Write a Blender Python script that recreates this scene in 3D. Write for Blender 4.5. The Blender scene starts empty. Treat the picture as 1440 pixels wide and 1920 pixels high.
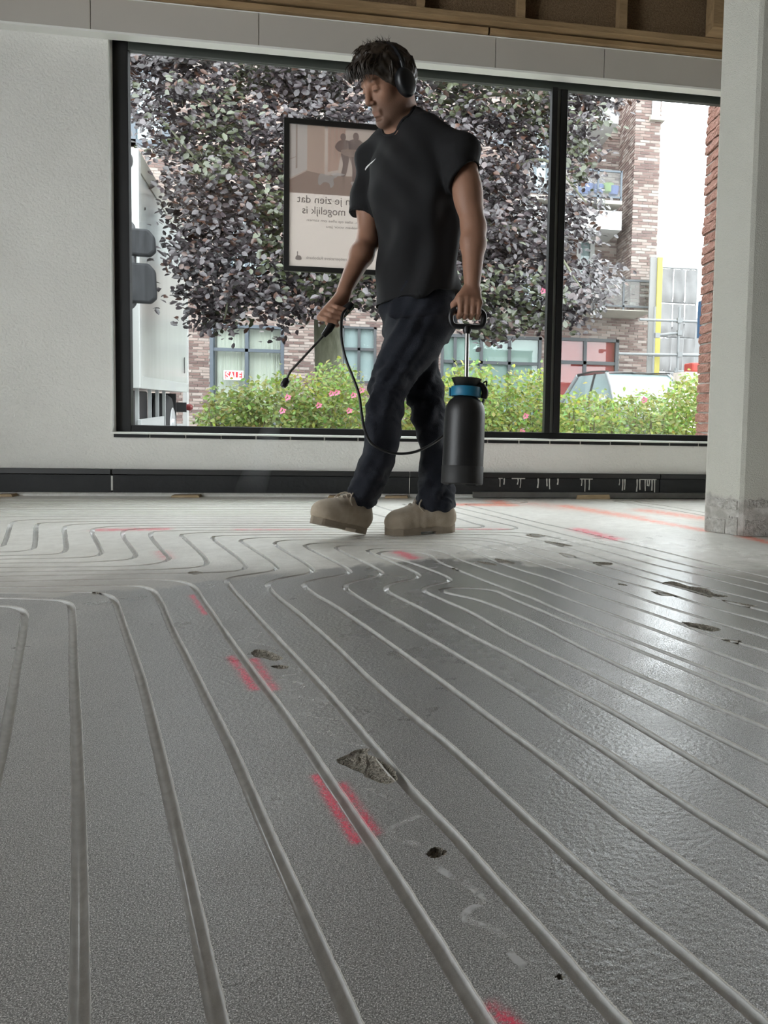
import bpy, math, random
import numpy as np
from mathutils import Vector, Matrix, noise as mnoise
from mathutils.geometry import delaunay_2d_cdt
random.seed(7); rng = np.random.default_rng(7)
S = bpy.context.scene; COL = S.collection
# ---------------------------------------------------------------- camera
FPX, PPX, PPY, HC = 1400.0, 1000.0, 847.0, 0.48
PSI, PIT, RHO = math.radians(9.1), math.radians(3.51), math.atan(0.0238)
FH = np.array([math.sin(PSI), math.cos(PSI), 0.0]); RH = np.array([math.cos(PSI), -math.sin(PSI), 0.0]); ZU = np.array([0, 0, 1.0])
_fw = FH*math.cos(PIT)-ZU*math.sin(PIT); _up = ZU*math.cos(PIT)+FH*math.sin(PIT)
_cr = RH*math.cos(RHO)+_up*math.sin(RHO); _cu = _up*math.cos(RHO)-RH*math.sin(RHO)
cd = bpy.data.cameras.new('camera'); cam = bpy.data.objects.new('camera', cd); COL.objects.link(cam)
cd.sensor_fit = 'AUTO'; cd.sensor_width = 36.0; cd.lens = FPX/1920*36
cd.shift_x = -(PPX-720)/1920; cd.shift_y = (PPY-960)/1920
cd.clip_start = 0.02; cd.clip_end = 300
m = Matrix.Identity(4)
for i in range(3):
    m[i][0] = _cr[i]; m[i][1] = _cu[i]; m[i][2] = -_fw[i]
m[2][3] = HC
cam.matrix_world = m; S.camera = cam
# ---------------------------------------------------------------- overcast daylight
w = bpy.data.worlds.new('overcast_sky'); S.world = w; w.use_nodes = True
bg = w.node_tree.nodes['Background']; bg.inputs[0].default_value = (0.93, 0.975, 1.0, 1); bg.inputs[1].default_value = 7.6
S.view_settings.view_transform = 'Standard'; S.view_settings.look = 'None'; S.view_settings.exposure = 0.0; S.view_settings.gamma = 1.0
S.view_settings.use_curve_mapping = False
S.cycles.use_denoising = True
S.cycles.max_bounces = 7; S.cycles.diffuse_bounces = 4; S.cycles.transparent_max_bounces = 12; S.cycles.sample_clamp_indirect = 6
# ---------------------------------------------------------------- measuring helpers (room frame: X along the window wall, Y towards it, Z up)
def _ray(x, y): return _fw+(x-PPX)/FPX*_cr-(y-PPY)/FPX*_cu
CAM = np.array([0, 0, HC])
def onfloor(x, y, z=0.0):
    d = _ray(x, y); return CAM+d*((z-HC)/d[2])
def onY(x, y, Y):
    d = _ray(x, y); return CAM+d*(Y/d[1])
def atz(x, y, z): return CAM+_ray(x, y)*z
# ---------------------------------------------------------------- materials
def mat(name, color, rough=0.6, metal=0.0, spec=0.5, var=0.0, vscale=8.0, bump=0.0, bscale=60.0, color2=None, coat=0.0, trans=0.0, detail=4, stretch=None):
    M = bpy.data.materials.new(name); M.use_nodes = True; nt = M.node_tree; b = nt.nodes['Principled BSDF']
    b.inputs['Base Color'].default_value = (*color, 1); b.inputs['Roughness'].default_value = rough
    b.inputs['Metallic'].default_value = metal; b.inputs['Specular IOR Level'].default_value = spec
    if coat: b.inputs['Coat Weight'].default_value = coat
    if trans: b.inputs['Transmission Weight'].default_value = trans
    tc = nt.nodes.new('ShaderNodeTexCoord'); vec = tc.outputs['Object']
    if stretch:
        mp = nt.nodes.new('ShaderNodeMapping'); mp.inputs['Scale'].default_value = stretch
        nt.links.new(vec, mp.inputs[0]); vec = mp.outputs[0]
    if var or color2:
        n = nt.nodes.new('ShaderNodeTexNoise'); n.inputs['Scale'].default_value = vscale; n.inputs['Detail'].default_value = detail
        nt.links.new(vec, n.inputs['Vector'])
        r = nt.nodes.new('ShaderNodeValToRGB')
        c2 = color2 if color2 else tuple(min(1, c*(1+var)) for c in color)
        c1 = color if color2 else tuple(c*(1-var) for c in color)
        r.color_ramp.elements[0].position = 0.32; r.color_ramp.elements[1].position = 0.68
        r.color_ramp.elements[0].color = (*c1, 1); r.color_ramp.elements[1].color = (*c2, 1)
        nt.links.new(n.outputs[0], r.inputs[0]); nt.links.new(r.outputs[0], b.inputs['Base Color'])
    if bump:
        n = nt.nodes.new('ShaderNodeTexNoise'); n.inputs['Scale'].default_value = bscale; n.inputs['Detail'].default_value = 5
        nt.links.new(vec, n.inputs['Vector'])
        bp = nt.nodes.new('ShaderNodeBump'); bp.inputs['Strength'].default_value = min(1, bump); bp.inputs['Distance'].default_value = 0.02 if bump <= 1 else 0.02*bump
        nt.links.new(n.outputs[0], bp.inputs['Height']); nt.links.new(bp.outputs[0], b.inputs['Normal'])
    return M
def attr_mat(name, rough=0.7, spec=0.4, attr='col', bump=0.0, bscale=60, trl=0.0):
    M = mat(name, (1, 1, 1), rough, spec=spec, bump=bump, bscale=bscale); nt = M.node_tree
    a = nt.nodes.new('ShaderNodeAttribute'); a.attribute_name = attr
    b = nt.nodes['Principled BSDF']; nt.links.new(a.outputs['Color'], b.inputs['Base Color'])
    if trl:
        t = nt.nodes.new('ShaderNodeBsdfTranslucent'); mx = nt.nodes.new('ShaderNodeMixShader'); mx.inputs[0].default_value = trl
        nt.links.new(a.outputs['Color'], t.inputs[0]); nt.links.new(b.outputs[0], mx.inputs[1]); nt.links.new(t.outputs[0], mx.inputs[2])
        nt.links.new(mx.outputs[0], nt.nodes['Material Output'].inputs[0])
    return M
def glass_mat(name, tint=(0.96, 0.98, 0.98), rough=0.0, ior=1.5, strength=1.0):
    M = bpy.data.materials.new(name); M.use_nodes = True; nt = M.node_tree; nt.nodes.clear()
    o = nt.nodes.new('ShaderNodeOutputMaterial'); t = nt.nodes.new('ShaderNodeBsdfTransparent'); g = nt.nodes.new('ShaderNodeBsdfGlossy')
    t.inputs[0].default_value = (*tint, 1); g.inputs['Roughness'].default_value = rough
    ge = nt.nodes.new('ShaderNodeNewGeometry'); dt = nt.nodes.new('ShaderNodeVectorMath'); dt.operation = 'DOT_PRODUCT'; nt.links.new(ge.outputs['Incoming'], dt.inputs[0]); nt.links.new(ge.outputs['Normal'], dt.inputs[1])
    def mt(op, a, c=None):
        q = nt.nodes.new('ShaderNodeMath'); q.operation = op; q.use_clamp = op != 'ABSOLUTE'
        for i, v in enumerate((a, c)):
            if v is None: continue
            if isinstance(v, (int, float)): q.inputs[i].default_value = v
            else: nt.links.new(v, q.inputs[i])
        return q.outputs[0]
    mx = nt.nodes.new('ShaderNodeMixShader'); fr = mt('POWER', mt('SUBTRACT', 1.0, mt('ABSOLUTE', dt.outputs['Value'])), 5.0)   # Schlick reflectance, same from both sides
    fr = mt('MULTIPLY', mt('ADD', mt('MULTIPLY', fr, .96), ((ior-1)/(ior+1))**2), strength); nt.links.new(fr, mx.inputs[0])
    nt.links.new(t.outputs[0], mx.inputs[1]); nt.links.new(g.outputs[0], mx.inputs[2]); nt.links.new(mx.outputs[0], o.inputs[0])
    return M
# ---------------------------------------------------------------- object helpers
def tag(o, label=None, cat=None, group=None, kind=None):
    if label: o['label'] = label
    if cat: o['category'] = cat
    if group: o['group'] = group
    if kind: o['kind'] = kind
    return o
def empty(name, loc=(0, 0, 0), rz=0.0, parent=None):
    o = bpy.data.objects.new(name, None); COL.objects.link(o); o.location = [float(v) for v in loc]; o.rotation_euler = (0, 0, rz)
    o.empty_display_size = 0.1
    if parent: o.parent = parent
    return o
def link(name, me, material, parent=None):
    o = bpy.data.objects.new(name, me); COL.objects.link(o)
    if material and not me.materials: me.materials.append(material)
    if parent: o.parent = parent
    return o
def nrm(v):
    v = np.asarray(v, float); return v/(np.linalg.norm(v)+1e-12)
def frame(d):
    d = nrm(d); a = np.array([0, 0, 1.0]) if abs(d[2]) < 0.9 else np.array([1.0, 0, 0])
    u = nrm(np.cross(a, d)); return u, np.cross(d, u), d
def catmull(pts, n=8, closed=False):
    P = [np.asarray(p, float) for p in pts]; out = []
    L = len(P); R = range(L if closed else L-1)
    for i in R:
        if closed: p0, p1, p2, p3 = P[i-1], P[i], P[(i+1) % L], P[(i+2) % L]
        else: p1, p2 = P[i], P[i+1]; p0 = P[i-1] if i else 2*p1-p2; p3 = P[i+2] if i+2 < L else 2*p2-p1
        d = [max(np.linalg.norm(b-a), 1e-6)**0.5 for a, b in ((p0, p1), (p1, p2), (p2, p3))]
        t0, t1 = 0, d[0]; t2 = t1+d[1]; t3 = t2+d[2]
        for k in range(n):
            t = t1+(t2-t1)*k/n
            A1 = (t1-t)/(t1-t0)*p0+(t-t0)/(t1-t0)*p1; A2 = (t2-t)/(t2-t1)*p1+(t-t1)/(t2-t1)*p2; A3 = (t3-t)/(t3-t2)*p2+(t-t2)/(t3-t2)*p3
            B1 = (t2-t)/(t2-t0)*A1+(t-t0)/(t2-t0)*A2; B2 = (t3-t)/(t3-t1)*A2+(t-t1)/(t3-t1)*A3
            out.append((t2-t)/(t2-t1)*B1+(t-t1)/(t2-t1)*B2)
    if not closed: out.append(P[-1])
    return out
class MB:
    def __init__(s): s.v = []; s.f = []; s.c = []
    def add(s, vs, fs, col=None):
        n = len(s.v); s.v += [tuple(float(a) for a in v) for v in vs]; s.f += [tuple(i+n for i in f) for f in fs]
        if col is not None: s.c += [col]*len(fs)
        return s
    def box(s, a, b, col=None):
        (x0, y0, z0), (x1, y1, z1) = a, b
        x0, x1 = min(x0, x1), max(x0, x1); y0, y1 = min(y0, y1), max(y0, y1); z0, z1 = min(z0, z1), max(z0, z1)
        return s.add([(x0,y0,z0),(x1,y0,z0),(x1,y1,z0),(x0,y1,z0),(x0,y0,z1),(x1,y0,z1),(x1,y1,z1),(x0,y1,z1)],
                     [(0,3,2,1),(4,5,6,7),(0,1,5,4),(1,2,6,5),(2,3,7,6),(3,0,4,7)], col)
    def bar(s, p, q, w, h, up=None, col=None):
        p = np.asarray(p, float); q = np.asarray(q, float); d = nrm(q-p)
        if up is None: u, v, _ = frame(d)
        else: u = nrm(np.cross(up, d)); v = np.cross(d, u)
        u = u*w/2; v = v*h/2
        return s.add([p-u-v, p+u-v, p+u+v, p-u+v, q-u-v, q+u-v, q+u+v, q-u+v], [(0,3,2,1),(4,5,6,7),(0,1,5,4),(1,2,6,5),(2,3,7,6),(3,0,4,7)], col)
    def tube(s, pts, r, n=10, cap=True, col=None):
        P = [np.asarray(p, float) for p in pts]; R = r if hasattr(r, '__len__') else [r]*len(P)
        vs = []; u = None
        for i, p in enumerate(P):
            d = nrm(P[min(i+1, len(P)-1)]-P[max(i-1, 0)])
            if u is None: u, v, _ = frame(d)
            else: u = nrm(u-d*np.dot(u, d)); v = np.cross(d, u)
            for k in range(n):
                a = 2*math.pi*k/n; vs.append(p+(u*math.cos(a)+v*math.sin(a))*R[i])
        fs = [(i*n+k, i*n+(k+1) % n, (i+1)*n+(k+1) % n, (i+1)*n+k) for i in range(len(P)-1) for k in range(n)]
        if cap: fs += [tuple(range(n-1, -1, -1)), tuple((len(P)-1)*n+k for k in range(n))]
        return s.add(vs, fs, col)
    def lathe(s, prof, o=(0,0,0), axis=(0,0,1), n=32, col=None):
        u, v, d = frame(axis); o = np.asarray(o, float); vs = []
        for (r, h) in prof:
            for k in range(n):
                a = 2*math.pi*k/n; vs.append(o+d*h+(u*math.cos(a)+v*math.sin(a))*r)
        fs = [(i*n+k, i*n+(k+1) % n, (i+1)*n+(k+1) % n, (i+1)*n+k) for i in range(len(prof)-1) for k in range(n)]
        fs += [tuple(range(n-1, -1, -1)), tuple((len(prof)-1)*n+k for k in range(n))]
        return s.add(vs, fs, col)
    def prism(s, poly, d, col=None):
        P = [np.asarray(p, float) for p in poly]; d = np.asarray(d, float); n = len(P)
        nn = np.zeros(3)
        for i in range(n): nn += np.cross(P[i], P[(i+1) % n])
        if np.dot(nn, d) > 0: P = P[::-1]
        return s.add(P+[p+d for p in P], [tuple(range(n)), tuple(range(2*n-1, n-1, -1))]+[(i, n+i, n+(i+1) % n, (i+1) % n) for i in range(n)], col)
    def mesh(s, name, smooth=None):
        me = bpy.data.meshes.new(name); me.from_pydata(s.v, [], s.f)
        if s.c:
            a = me.color_attributes.new('col', 'FLOAT_COLOR', 'CORNER'); arr = []
            for p, c in zip(me.polygons, s.c): arr += [c[0], c[1], c[2], 1.0]*p.loop_total
            a.data.foreach_set('color', arr)
        if smooth is not None:
            me.shade_smooth()
            if smooth < 180: me.set_sharp_from_angle(angle=math.radians(smooth))
        me.update(); return me
    def build(s, name, material, parent=None, smooth=None, bevel=0.0, seg=2):
        o = link(name, s.mesh(name, smooth), material, parent)
        if bevel:
            b = o.modifiers.new('bevel', 'BEVEL'); b.width = bevel; b.segments = seg; b.limit_method = 'ANGLE'; b.angle_limit = 0.6
        return o
def box(name, a, b, material, parent=None, bevel=0.0):
    return MB().box(a, b).build(name, material, parent, bevel=bevel)
def text_mesh(body, size, loc, rot, material, name, parent, mirror=False, extrude=0.0008, width=None, bold=0.0):
    c = bpy.data.curves.new('t', 'FONT'); c.body = body; c.size = size; c.extrude = extrude; c.offset = bold; c.align_x = 'LEFT'
    t = bpy.data.objects.new('t', c); COL.objects.link(t); dg = bpy.context.evaluated_depsgraph_get(); dg.update()
    me = bpy.data.meshes.new_from_object(t.evaluated_get(dg)); bpy.data.objects.remove(t)
    xs = [v.co.x for v in me.vertices]; x0, x1 = min(xs), max(xs)
    k = (width/(x1-x0)) if width else 1.0
    for v in me.vertices: v.co.x = (v.co.x-x0)*k
    if mirror:
        for v in me.vertices: v.co.x = -v.co.x
        me.flip_normals()
    me.materials.clear(); me.materials.append(material)
    o = bpy.data.objects.new(name, me); COL.objects.link(o); o.location = [float(a) for a in loc]; o.rotation_euler = rot
    if parent: o.parent = parent
    return o
# ---------------------------------------------------------------- signed-distance modelling for bodies and cloth
class SDF:
    def __init__(s, lo, hi, vox):
        s.lo = np.asarray(lo, float); s.vox = vox; s.n = np.ceil((np.asarray(hi, float)-s.lo)/vox).astype(int)+1
        s.D = np.full(s.n, 0.2, np.float32)
    def sub(s, lo, hi, pad):
        a = np.clip(np.floor((np.asarray(lo)-pad-s.lo)/s.vox).astype(int), 0, s.n); b = np.clip(np.ceil((np.asarray(hi)+pad-s.lo)/s.vox).astype(int)+1, 0, s.n)
        sl = tuple(slice(i, j) for i, j in zip(a, b))
        g = [(s.lo[k]+np.arange(a[k], b[k])*s.vox).astype(np.float32) for k in range(3)]
        return sl, np.meshgrid(*g, indexing='ij', sparse=True)
    def put(s, sl, d, k, op):
        A = s.D[sl]
        if op == 'sub': A = -A
        if op == 'int': A = -A; d = -d
        if k > 0:
            h = np.maximum(k-np.abs(A-d), 0)/k; r = np.minimum(A, d)-h*h*k*0.25
        else: r = np.minimum(A, d)
        s.D[sl] = -r if op in ('sub', 'int') else r
    def cone(s, a, b, ra, rb, k=0.01, op='add', flat=None):
        a = np.asarray(a, float); b = np.asarray(b, float); r = max(ra, rb)+k+3*s.vox
        sl, (X, Y, Z) = s.sub(np.minimum(a, b), np.maximum(a, b), r)
        ab = b-a; L = max(ab@ab, 1e-12)
        t = np.clip(((X-a[0])*ab[0]+(Y-a[1])*ab[1]+(Z-a[2])*ab[2])/L, 0, 1)
        dx, dy, dz = X-a[0]-t*ab[0], Y-a[1]-t*ab[1], Z-a[2]-t*ab[2]
        if flat is not None:
            n, f = flat; q = dx*n[0]+dy*n[1]+dz*n[2]; d2 = dx*dx+dy*dy+dz*dz+q*q*(1/f**2-1); d = np.sqrt(np.maximum(d2, 0))-(ra+(rb-ra)*t)
            d = d*f*1.2
        else: d = np.sqrt(dx*dx+dy*dy+dz*dz)-(ra+(rb-ra)*t)
        s.put(sl, d.astype(np.float32), k, op)
    def ell(s, c, r, M=None, k=0.01, op='add'):
        c = np.asarray(c, float); r = np.asarray(r, float); M = np.eye(3) if M is None else np.asarray(M)
        ext = np.sqrt(((M*r)**2).sum(1)); sl, (X, Y, Z) = s.sub(c-ext, c+ext, k+3*s.vox)
        dx, dy, dz = X-c[0], Y-c[1], Z-c[2]; q0 = 0; q1 = 0
        for i in range(3):
            u = dx*M[0, i]+dy*M[1, i]+dz*M[2, i]; q0 = q0+(u/r[i])**2; q1 = q1+(u/r[i]**2)**2
        k0 = np.sqrt(q0); d = k0*(k0-1)/np.maximum(np.sqrt(q1), 1e-6)
        s.put(sl, d.astype(np.float32), k, op)
    def loft(s, secs, k=0.01, op='add', pw=2.0):
        # secs: (z, cx, cy, a, b, angle) ordered by z; a along RH turned by angle, b along FH
        A = np.array(secs, float); A = A[np.argsort(A[:, 0])]; m = max(A[:, 3].max(), A[:, 4].max())
        lo = [A[:, 1].min()-m, A[:, 2].min()-m, A[0, 0]]; hi = [A[:, 1].max()+m, A[:, 2].max()+m, A[-1, 0]]
        sl, (X, Y, Z) = s.sub(lo, hi, k+4*s.vox); z = Z.ravel()
        def ip(i):
            # smooth interpolation of section values
            zz = np.clip(z, A[0, 0], A[-1, 0]); j = np.clip(np.searchsorted(A[:, 0], zz)-1, 0, len(A)-2)
            t = (zz-A[j, 0])/(A[j+1, 0]-A[j, 0]); g = np.gradient(A[:, i], A[:, 0]); h = A[j+1, 0]-A[j, 0]
            return ((2*t**3-3*t**2+1)*A[j, i]+(t**3-2*t**2+t)*h*g[j]+(-2*t**3+3*t**2)*A[j+1, i]+(t**3-t**2)*h*g[j+1])[None, None, :]
        cx, cy, a, b, th = [ip(i) for i in range(1, 6)]
        dx, dy = X-cx, Y-cy; ux = np.cos(th); uy = np.sin(th)
        r = dx*RH[0]+dy*RH[1]; f = dx*FH[0]+dy*FH[1]
        p, q = r*ux+f*uy, -r*uy+f*ux
        rho = (np.abs(p/a)**pw+np.abs(q/b)**pw)**(1/pw); d = (rho-1)*np.minimum(a, b)*0.9
        d = np.maximum(d, np.maximum(A[0, 0]-Z, Z-A[-1, 0]))
        s.put(sl, d.astype(np.float32), k, op)
    def plane(s, p, n, k=0.003):   # keep the side n points away from
        sl, (X, Y, Z) = s.sub(s.lo, s.lo+s.n*s.vox, 0); n = nrm(n)
        d = (X-p[0])*n[0]+(Y-p[1])*n[1]+(Z-p[2])*n[2]
        s.put(sl, np.broadcast_to(d, s.D.shape).astype(np.float32), k, 'int')
    def mesh(s, name, disp=None, relax=1):
        D = s.D; n = D.shape; I = D < 0
        c = I[:-1,:-1,:-1].astype(np.int8)
        for o in ((1,0,0),(0,1,0),(0,0,1),(1,1,0),(1,0,1),(0,1,1),(1,1,1)):
            c = c+I[o[0]:n[0]-1+o[0], o[1]:n[1]-1+o[1], o[2]:n[2]-1+o[2]]
        ii = np.argwhere((c > 0) & (c < 8)); dims = np.array(n)-1
        fid = (ii[:, 0]*dims[1]+ii[:, 1])*dims[2]+ii[:, 2]
        cor = [(x, y, z) for x in (0, 1) for y in (0, 1) for z in (0, 1)]
        V = np.stack([D[ii[:, 0]+x, ii[:, 1]+y, ii[:, 2]+z] for x, y, z in cor], 1); acc = np.zeros((len(ii), 3)); cnt = np.zeros(len(ii))
        for i in range(8):
            for j in range(i+1, 8):
                if sum(abs(p-q) for p, q in zip(cor[i], cor[j])) != 1: continue
                msk = (V[:, i] < 0) != (V[:, j] < 0); t = V[msk, i]/(V[msk, i]-V[msk, j])
                acc[msk] += np.array(cor[i])+t[:, None]*(np.array(cor[j])-np.array(cor[i])); cnt[msk] += 1
        P = s.lo+(ii+acc/cnt[:, None])*s.vox; F = []
        for ax in range(3):
            o = [0, 0, 0]; o[ax] = 1
            A = I[tuple(slice(0, n[k]-o[k]) for k in range(3))]; B = I[tuple(slice(o[k], n[k]) for k in range(3))]
            e = np.argwhere(A != B); b, cc = [(1, 2), (2, 0), (0, 1)][ax]
            e = e[(e[:, b] > 0) & (e[:, cc] > 0) & (e[:, b] < dims[b]) & (e[:, cc] < dims[cc])]; q = []
            for (db, dc) in ((1, 1), (0, 1), (0, 0), (1, 0)):
                cidx = e.copy(); cidx[:, b] -= db; cidx[:, cc] -= dc
                q.append(np.searchsorted(fid, (cidx[:, 0]*dims[1]+cidx[:, 1])*dims[2]+cidx[:, 2]))
            q = np.stack(q, 1); ins = A[e[:, 0], e[:, 1], e[:, 2]]
            F.append(np.where(ins[:, None], q, q[:, ::-1]))
        F = np.concatenate(F)
        for _ in range(relax):
            a2 = np.zeros_like(P); c2 = np.zeros(len(P))
            for i in range(4):
                np.add.at(a2, F[:, i], P[F[:, (i+1) % 4]]); np.add.at(a2, F[:, i], P[F[:, i-1]]); np.add.at(c2, F[:, i], 2)
            P = P*0.5+0.5*a2/np.maximum(c2, 1)[:, None]
        if disp is not None:
            N = np.zeros_like(P); fn = np.cross(P[F[:, 2]]-P[F[:, 0]], P[F[:, 3]]-P[F[:, 1]])
            for i in range(4): np.add.at(N, F[:, i], fn)
            N /= np.linalg.norm(N, axis=1)[:, None]+1e-12; P = P+N*disp(P, N)[:, None]
        me = bpy.data.meshes.new(name); me.vertices.add(len(P)); me.vertices.foreach_set('co', P.astype(np.float32).ravel())
        me.loops.add(len(F)*4); me.loops.foreach_set('vertex_index', F.astype(np.int32).ravel()); me.polygons.add(len(F))
        me.polygons.foreach_set('loop_start', np.arange(0, len(F)*4, 4, dtype=np.int32)); me.update(calc_edges=True); me.validate(); me.shade_smooth()
        return me, P
def set_col(me, rgb):
    a = me.color_attributes.new('col', 'FLOAT_COLOR', 'POINT'); n = len(me.vertices)
    x = np.ones((n, 4), np.float32); x[:, :3] = rgb; a.data.foreach_set('color', x.ravel())
def vnoise(P, sc, seed=0.0):
    # cheap smooth pseudo-noise from summed sines
    x, y, z = P[:, 0]*sc+seed, P[:, 1]*sc+seed*1.7, P[:, 2]*sc-seed
    return (np.sin(x+1.3*np.sin(y*1.1+z*0.7))+np.sin(y*1.2+1.7*np.sin(z*0.9+x*0.6))+np.sin(z*1.1+1.5*np.sin(x*1.3+y*0.5)))/3
# ================================================================ floor with milled heating grooves
def segmask_group():
    g = bpy.data.node_groups.new('spray_line', 'ShaderNodeTree')
    for n, t in (('P', 'NodeSocketVector'), ('A', 'NodeSocketVector'), ('B', 'NodeSocketVector'), ('Width', 'NodeSocketFloat')):
        g.interface.new_socket(n, in_out='INPUT', socket_type=t)
    g.interface.new_socket('Mask', in_out='OUTPUT', socket_type='NodeSocketFloat')
    gi = g.nodes.new('NodeGroupInput'); go = g.nodes.new('NodeGroupOutput'); L = g.links.new
    def vm(op, a, b=None):
        n = g.nodes.new('ShaderNodeVectorMath'); n.operation = op; L(a, n.inputs[0])
        if b is not None: L(b, n.inputs[1])
        return n
    def mm(op, a, b, clamp=False):
        n = g.nodes.new('ShaderNodeMath'); n.operation = op; n.use_clamp = clamp
        for i, q in enumerate((a, b)):
            if isinstance(q, (int, float)): n.inputs[i].default_value = q
            else: L(q, n.inputs[i])
        return n.outputs[0]
    pa = vm('SUBTRACT', gi.outputs['P'], gi.outputs['A']).outputs[0]; ba = vm('SUBTRACT', gi.outputs['B'], gi.outputs['A']).outputs[0]
    t = mm('DIVIDE', vm('DOT_PRODUCT', pa, ba).outputs['Value'], vm('DOT_PRODUCT', ba, ba).outputs['Value'], True)
    sc = g.nodes.new('ShaderNodeVectorMath'); sc.operation = 'SCALE'; L(ba, sc.inputs[0]); L(t, sc.inputs['Scale'])
    d = vm('LENGTH', vm('SUBTRACT', pa, sc.outputs[0]).outputs[0]).outputs['Value']
    q = mm('DIVIDE', d, gi.outputs['Width']); q = mm('POWER', q, 2.0); q = mm('MULTIPLY', q, -1.0)
    e = g.nodes.new('ShaderNodeMath'); e.operation = 'EXPONENT'; L(q, e.inputs[0]); L(e.outputs[0], go.inputs[0])
    return g
SEG = segmask_group()
PAINT = [  # spray paint strokes (pixels of both ends on the floor, half width m, strength, colour index 0 pink 1 orange)
 ((360,1116),(386,1152),.007,.8,0), ((434,1232),(478,1292),.008,.9,0), ((476,1236),(514,1292),.008,.7,0), ((592,1456),(668,1576),.006,1.0,0), ((642,1470),(704,1562),.006,.75,0),
 ((925,1888),(1000,1960),.006,1.1,0), ((190,993.5),(305,992),.028,.9,0), ((303,1034),(313,1047),.02,.5,0), ((746,1035),(774,1046),.022,1.1,0), ((1085,993),(1150,1010),.035,1.1,0),
 ((1060,949),(1190,970),.055,.75,1), ((1190,971),(1318,994),.035,.8,1), ((1210,957),(1322,972),.06,.7,1), ((862,946),(958,947),.05,.8,1), ((930,940),(948,947),.05,.9,1), ((1000,944),(1062,952),.09,.3,1),
 ((1395,1006),(1450,1019),.028,1.1,1), ((445,993),(575,993),.02,.45,0), ((850,992),(950,992),.016,.5,0), ((700,1300),(690,1310),.05,0,0)]
def floor_material():
    M = bpy.data.materials.new('screed'); M.use_nodes = True; nt = M.node_tree; L = nt.links.new; b = nt.nodes['Principled BSDF']
    geo = nt.nodes.new('ShaderNodeNewGeometry'); P = geo.outputs['Position']
    def noise(scale, detail=4, rough=.5, vec=None, dist=0):
        n = nt.nodes.new('ShaderNodeTexNoise'); n.inputs['Scale'].default_value = scale; n.inputs['Detail'].default_value = detail; n.inputs['Roughness'].default_value = rough
        n.inputs['Distortion'].default_value = dist; L(vec or P, n.inputs['Vector']); return n.outputs[0]
    def mth(op, a, c=0.0, clamp=False, d=None):
        n = nt.nodes.new('ShaderNodeMath'); n.operation = op; n.use_clamp = clamp
        for i, q in enumerate((a, c, d)):
            if q is None: continue
            if isinstance(q, (int, float)): n.inputs[i].default_value = q
            else: L(q, n.inputs[i])
        return n.outputs[0]
    def rng_(v, a, c, o0=0.0, o1=1.0, smooth=True):
        n = nt.nodes.new('ShaderNodeMapRange'); n.interpolation_type = 'SMOOTHSTEP' if smooth else 'LINEAR'
        n.inputs[1].default_value = a; n.inputs[2].default_value = c; n.inputs[3].default_value = o0; n.inputs[4].default_value = o1; L(v, n.inputs[0]); return n.outputs[0]
    def mix(f, a, c):
        n = nt.nodes.new('ShaderNodeMix'); n.data_type = 'RGBA'
        if isinstance(f, (int, float)): n.inputs[0].default_value = f
        else: L(f, n.inputs[0])
        for i, q in ((6, a), (7, c)):
            if isinstance(q, tuple): n.inputs[i].default_value = (*q, 1)
            else: L(q, n.inputs[i])
        return n.outputs[2]
    sep = nt.nodes.new('ShaderNodeSeparateXYZ'); L(P, sep.inputs[0]); X, Y, Z = sep.outputs
    # damp / dry border as a curve of X, roughened by noise
    pts = [onfloor(*p) for p in ((-300,1124),(0,1118),(180,1112),(290,1101),(425,1086),(560,1076),(640,1066),(720,1058),(830,1048),(930,1050),(1010,1062),(1080,1066),(1250,1062),(1440,1090),(1700,1110))]
    x0, x1, y0, y1 = -2.0, 3.0, 1.0, 3.0
    fc = nt.nodes.new('ShaderNodeFloatCurve'); c = fc.mapping.curves[0]
    for i, p in enumerate(pts):
        u = min(1, max(0, (p[0]-x0)/(x1-x0))); v = min(1, max(0, (p[1]-y0)/(y1-y0)))
        if i < 2: c.points[i].location = (u, v)
        else: c.points.new(u, v)
    fc.mapping.update(); L(rng_(X, x0, x1, smooth=False), fc.inputs['Value'])
    by = mth('ADD', mth('MULTIPLY', fc.outputs[0], y1-y0), y0)
    edge = mth('SUBTRACT', by, Y); n1 = mth('MULTIPLY', mth('SUBTRACT', noise(9, 5, .6), .5), .22)
    soft = rng_(X, .45, .9, .035, .30)
    wet = mth('ADD', mth('DIVIDE', mth('ADD', edge, n1), soft), .5, True)
    blotch = noise(2.2, 5, .6); fine = noise(560, 3, .7); mid = noise(26, 5, .65)
    dry = mix(rng_(blotch, .35, .65), (.72, .70, .64), (.86, .845, .79)); dry = mix(rng_(mid, .3, .75), dry, mix(.4, dry, (.50, .47, .42)))
    brown = rng_(mth('ADD', Y, mth('MULTIPLY', mth('SUBTRACT', blotch, .5), .8)), 2.35, 2.0); dry = mix(brown, dry, mix(.62, dry, (.20, .18, .155)))  # dry screed browner away from the window, painting in the light's falloff
    wetc = mix(rng_(blotch, .3, .7), (.27, .263, .25), (.345, .337, .32)); gr = noise(820, 2, .6); wetc = mix(rng_(fine, .42, .58), mix(.72, wetc, (.03, .029, .027)), wetc); wetc = mix(rng_(gr, .53, .64), wetc, (.80, .79, .77)); wetc = mix(mth('MULTIPLY', rng_(noise(1.1, 3), .35, .7), .35), wetc, mix(.5, wetc, (.05, .05, .048)))
    col = mix(wet, dry, wetc)
    # dusty crumbled rim and smooth cut inside the grooves
    depth = rng_(Z, -.0006, -.0035); rim = mth('MULTIPLY', rng_(Z, -.00005, -.0006), mth('SUBTRACT', 1, depth))
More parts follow.
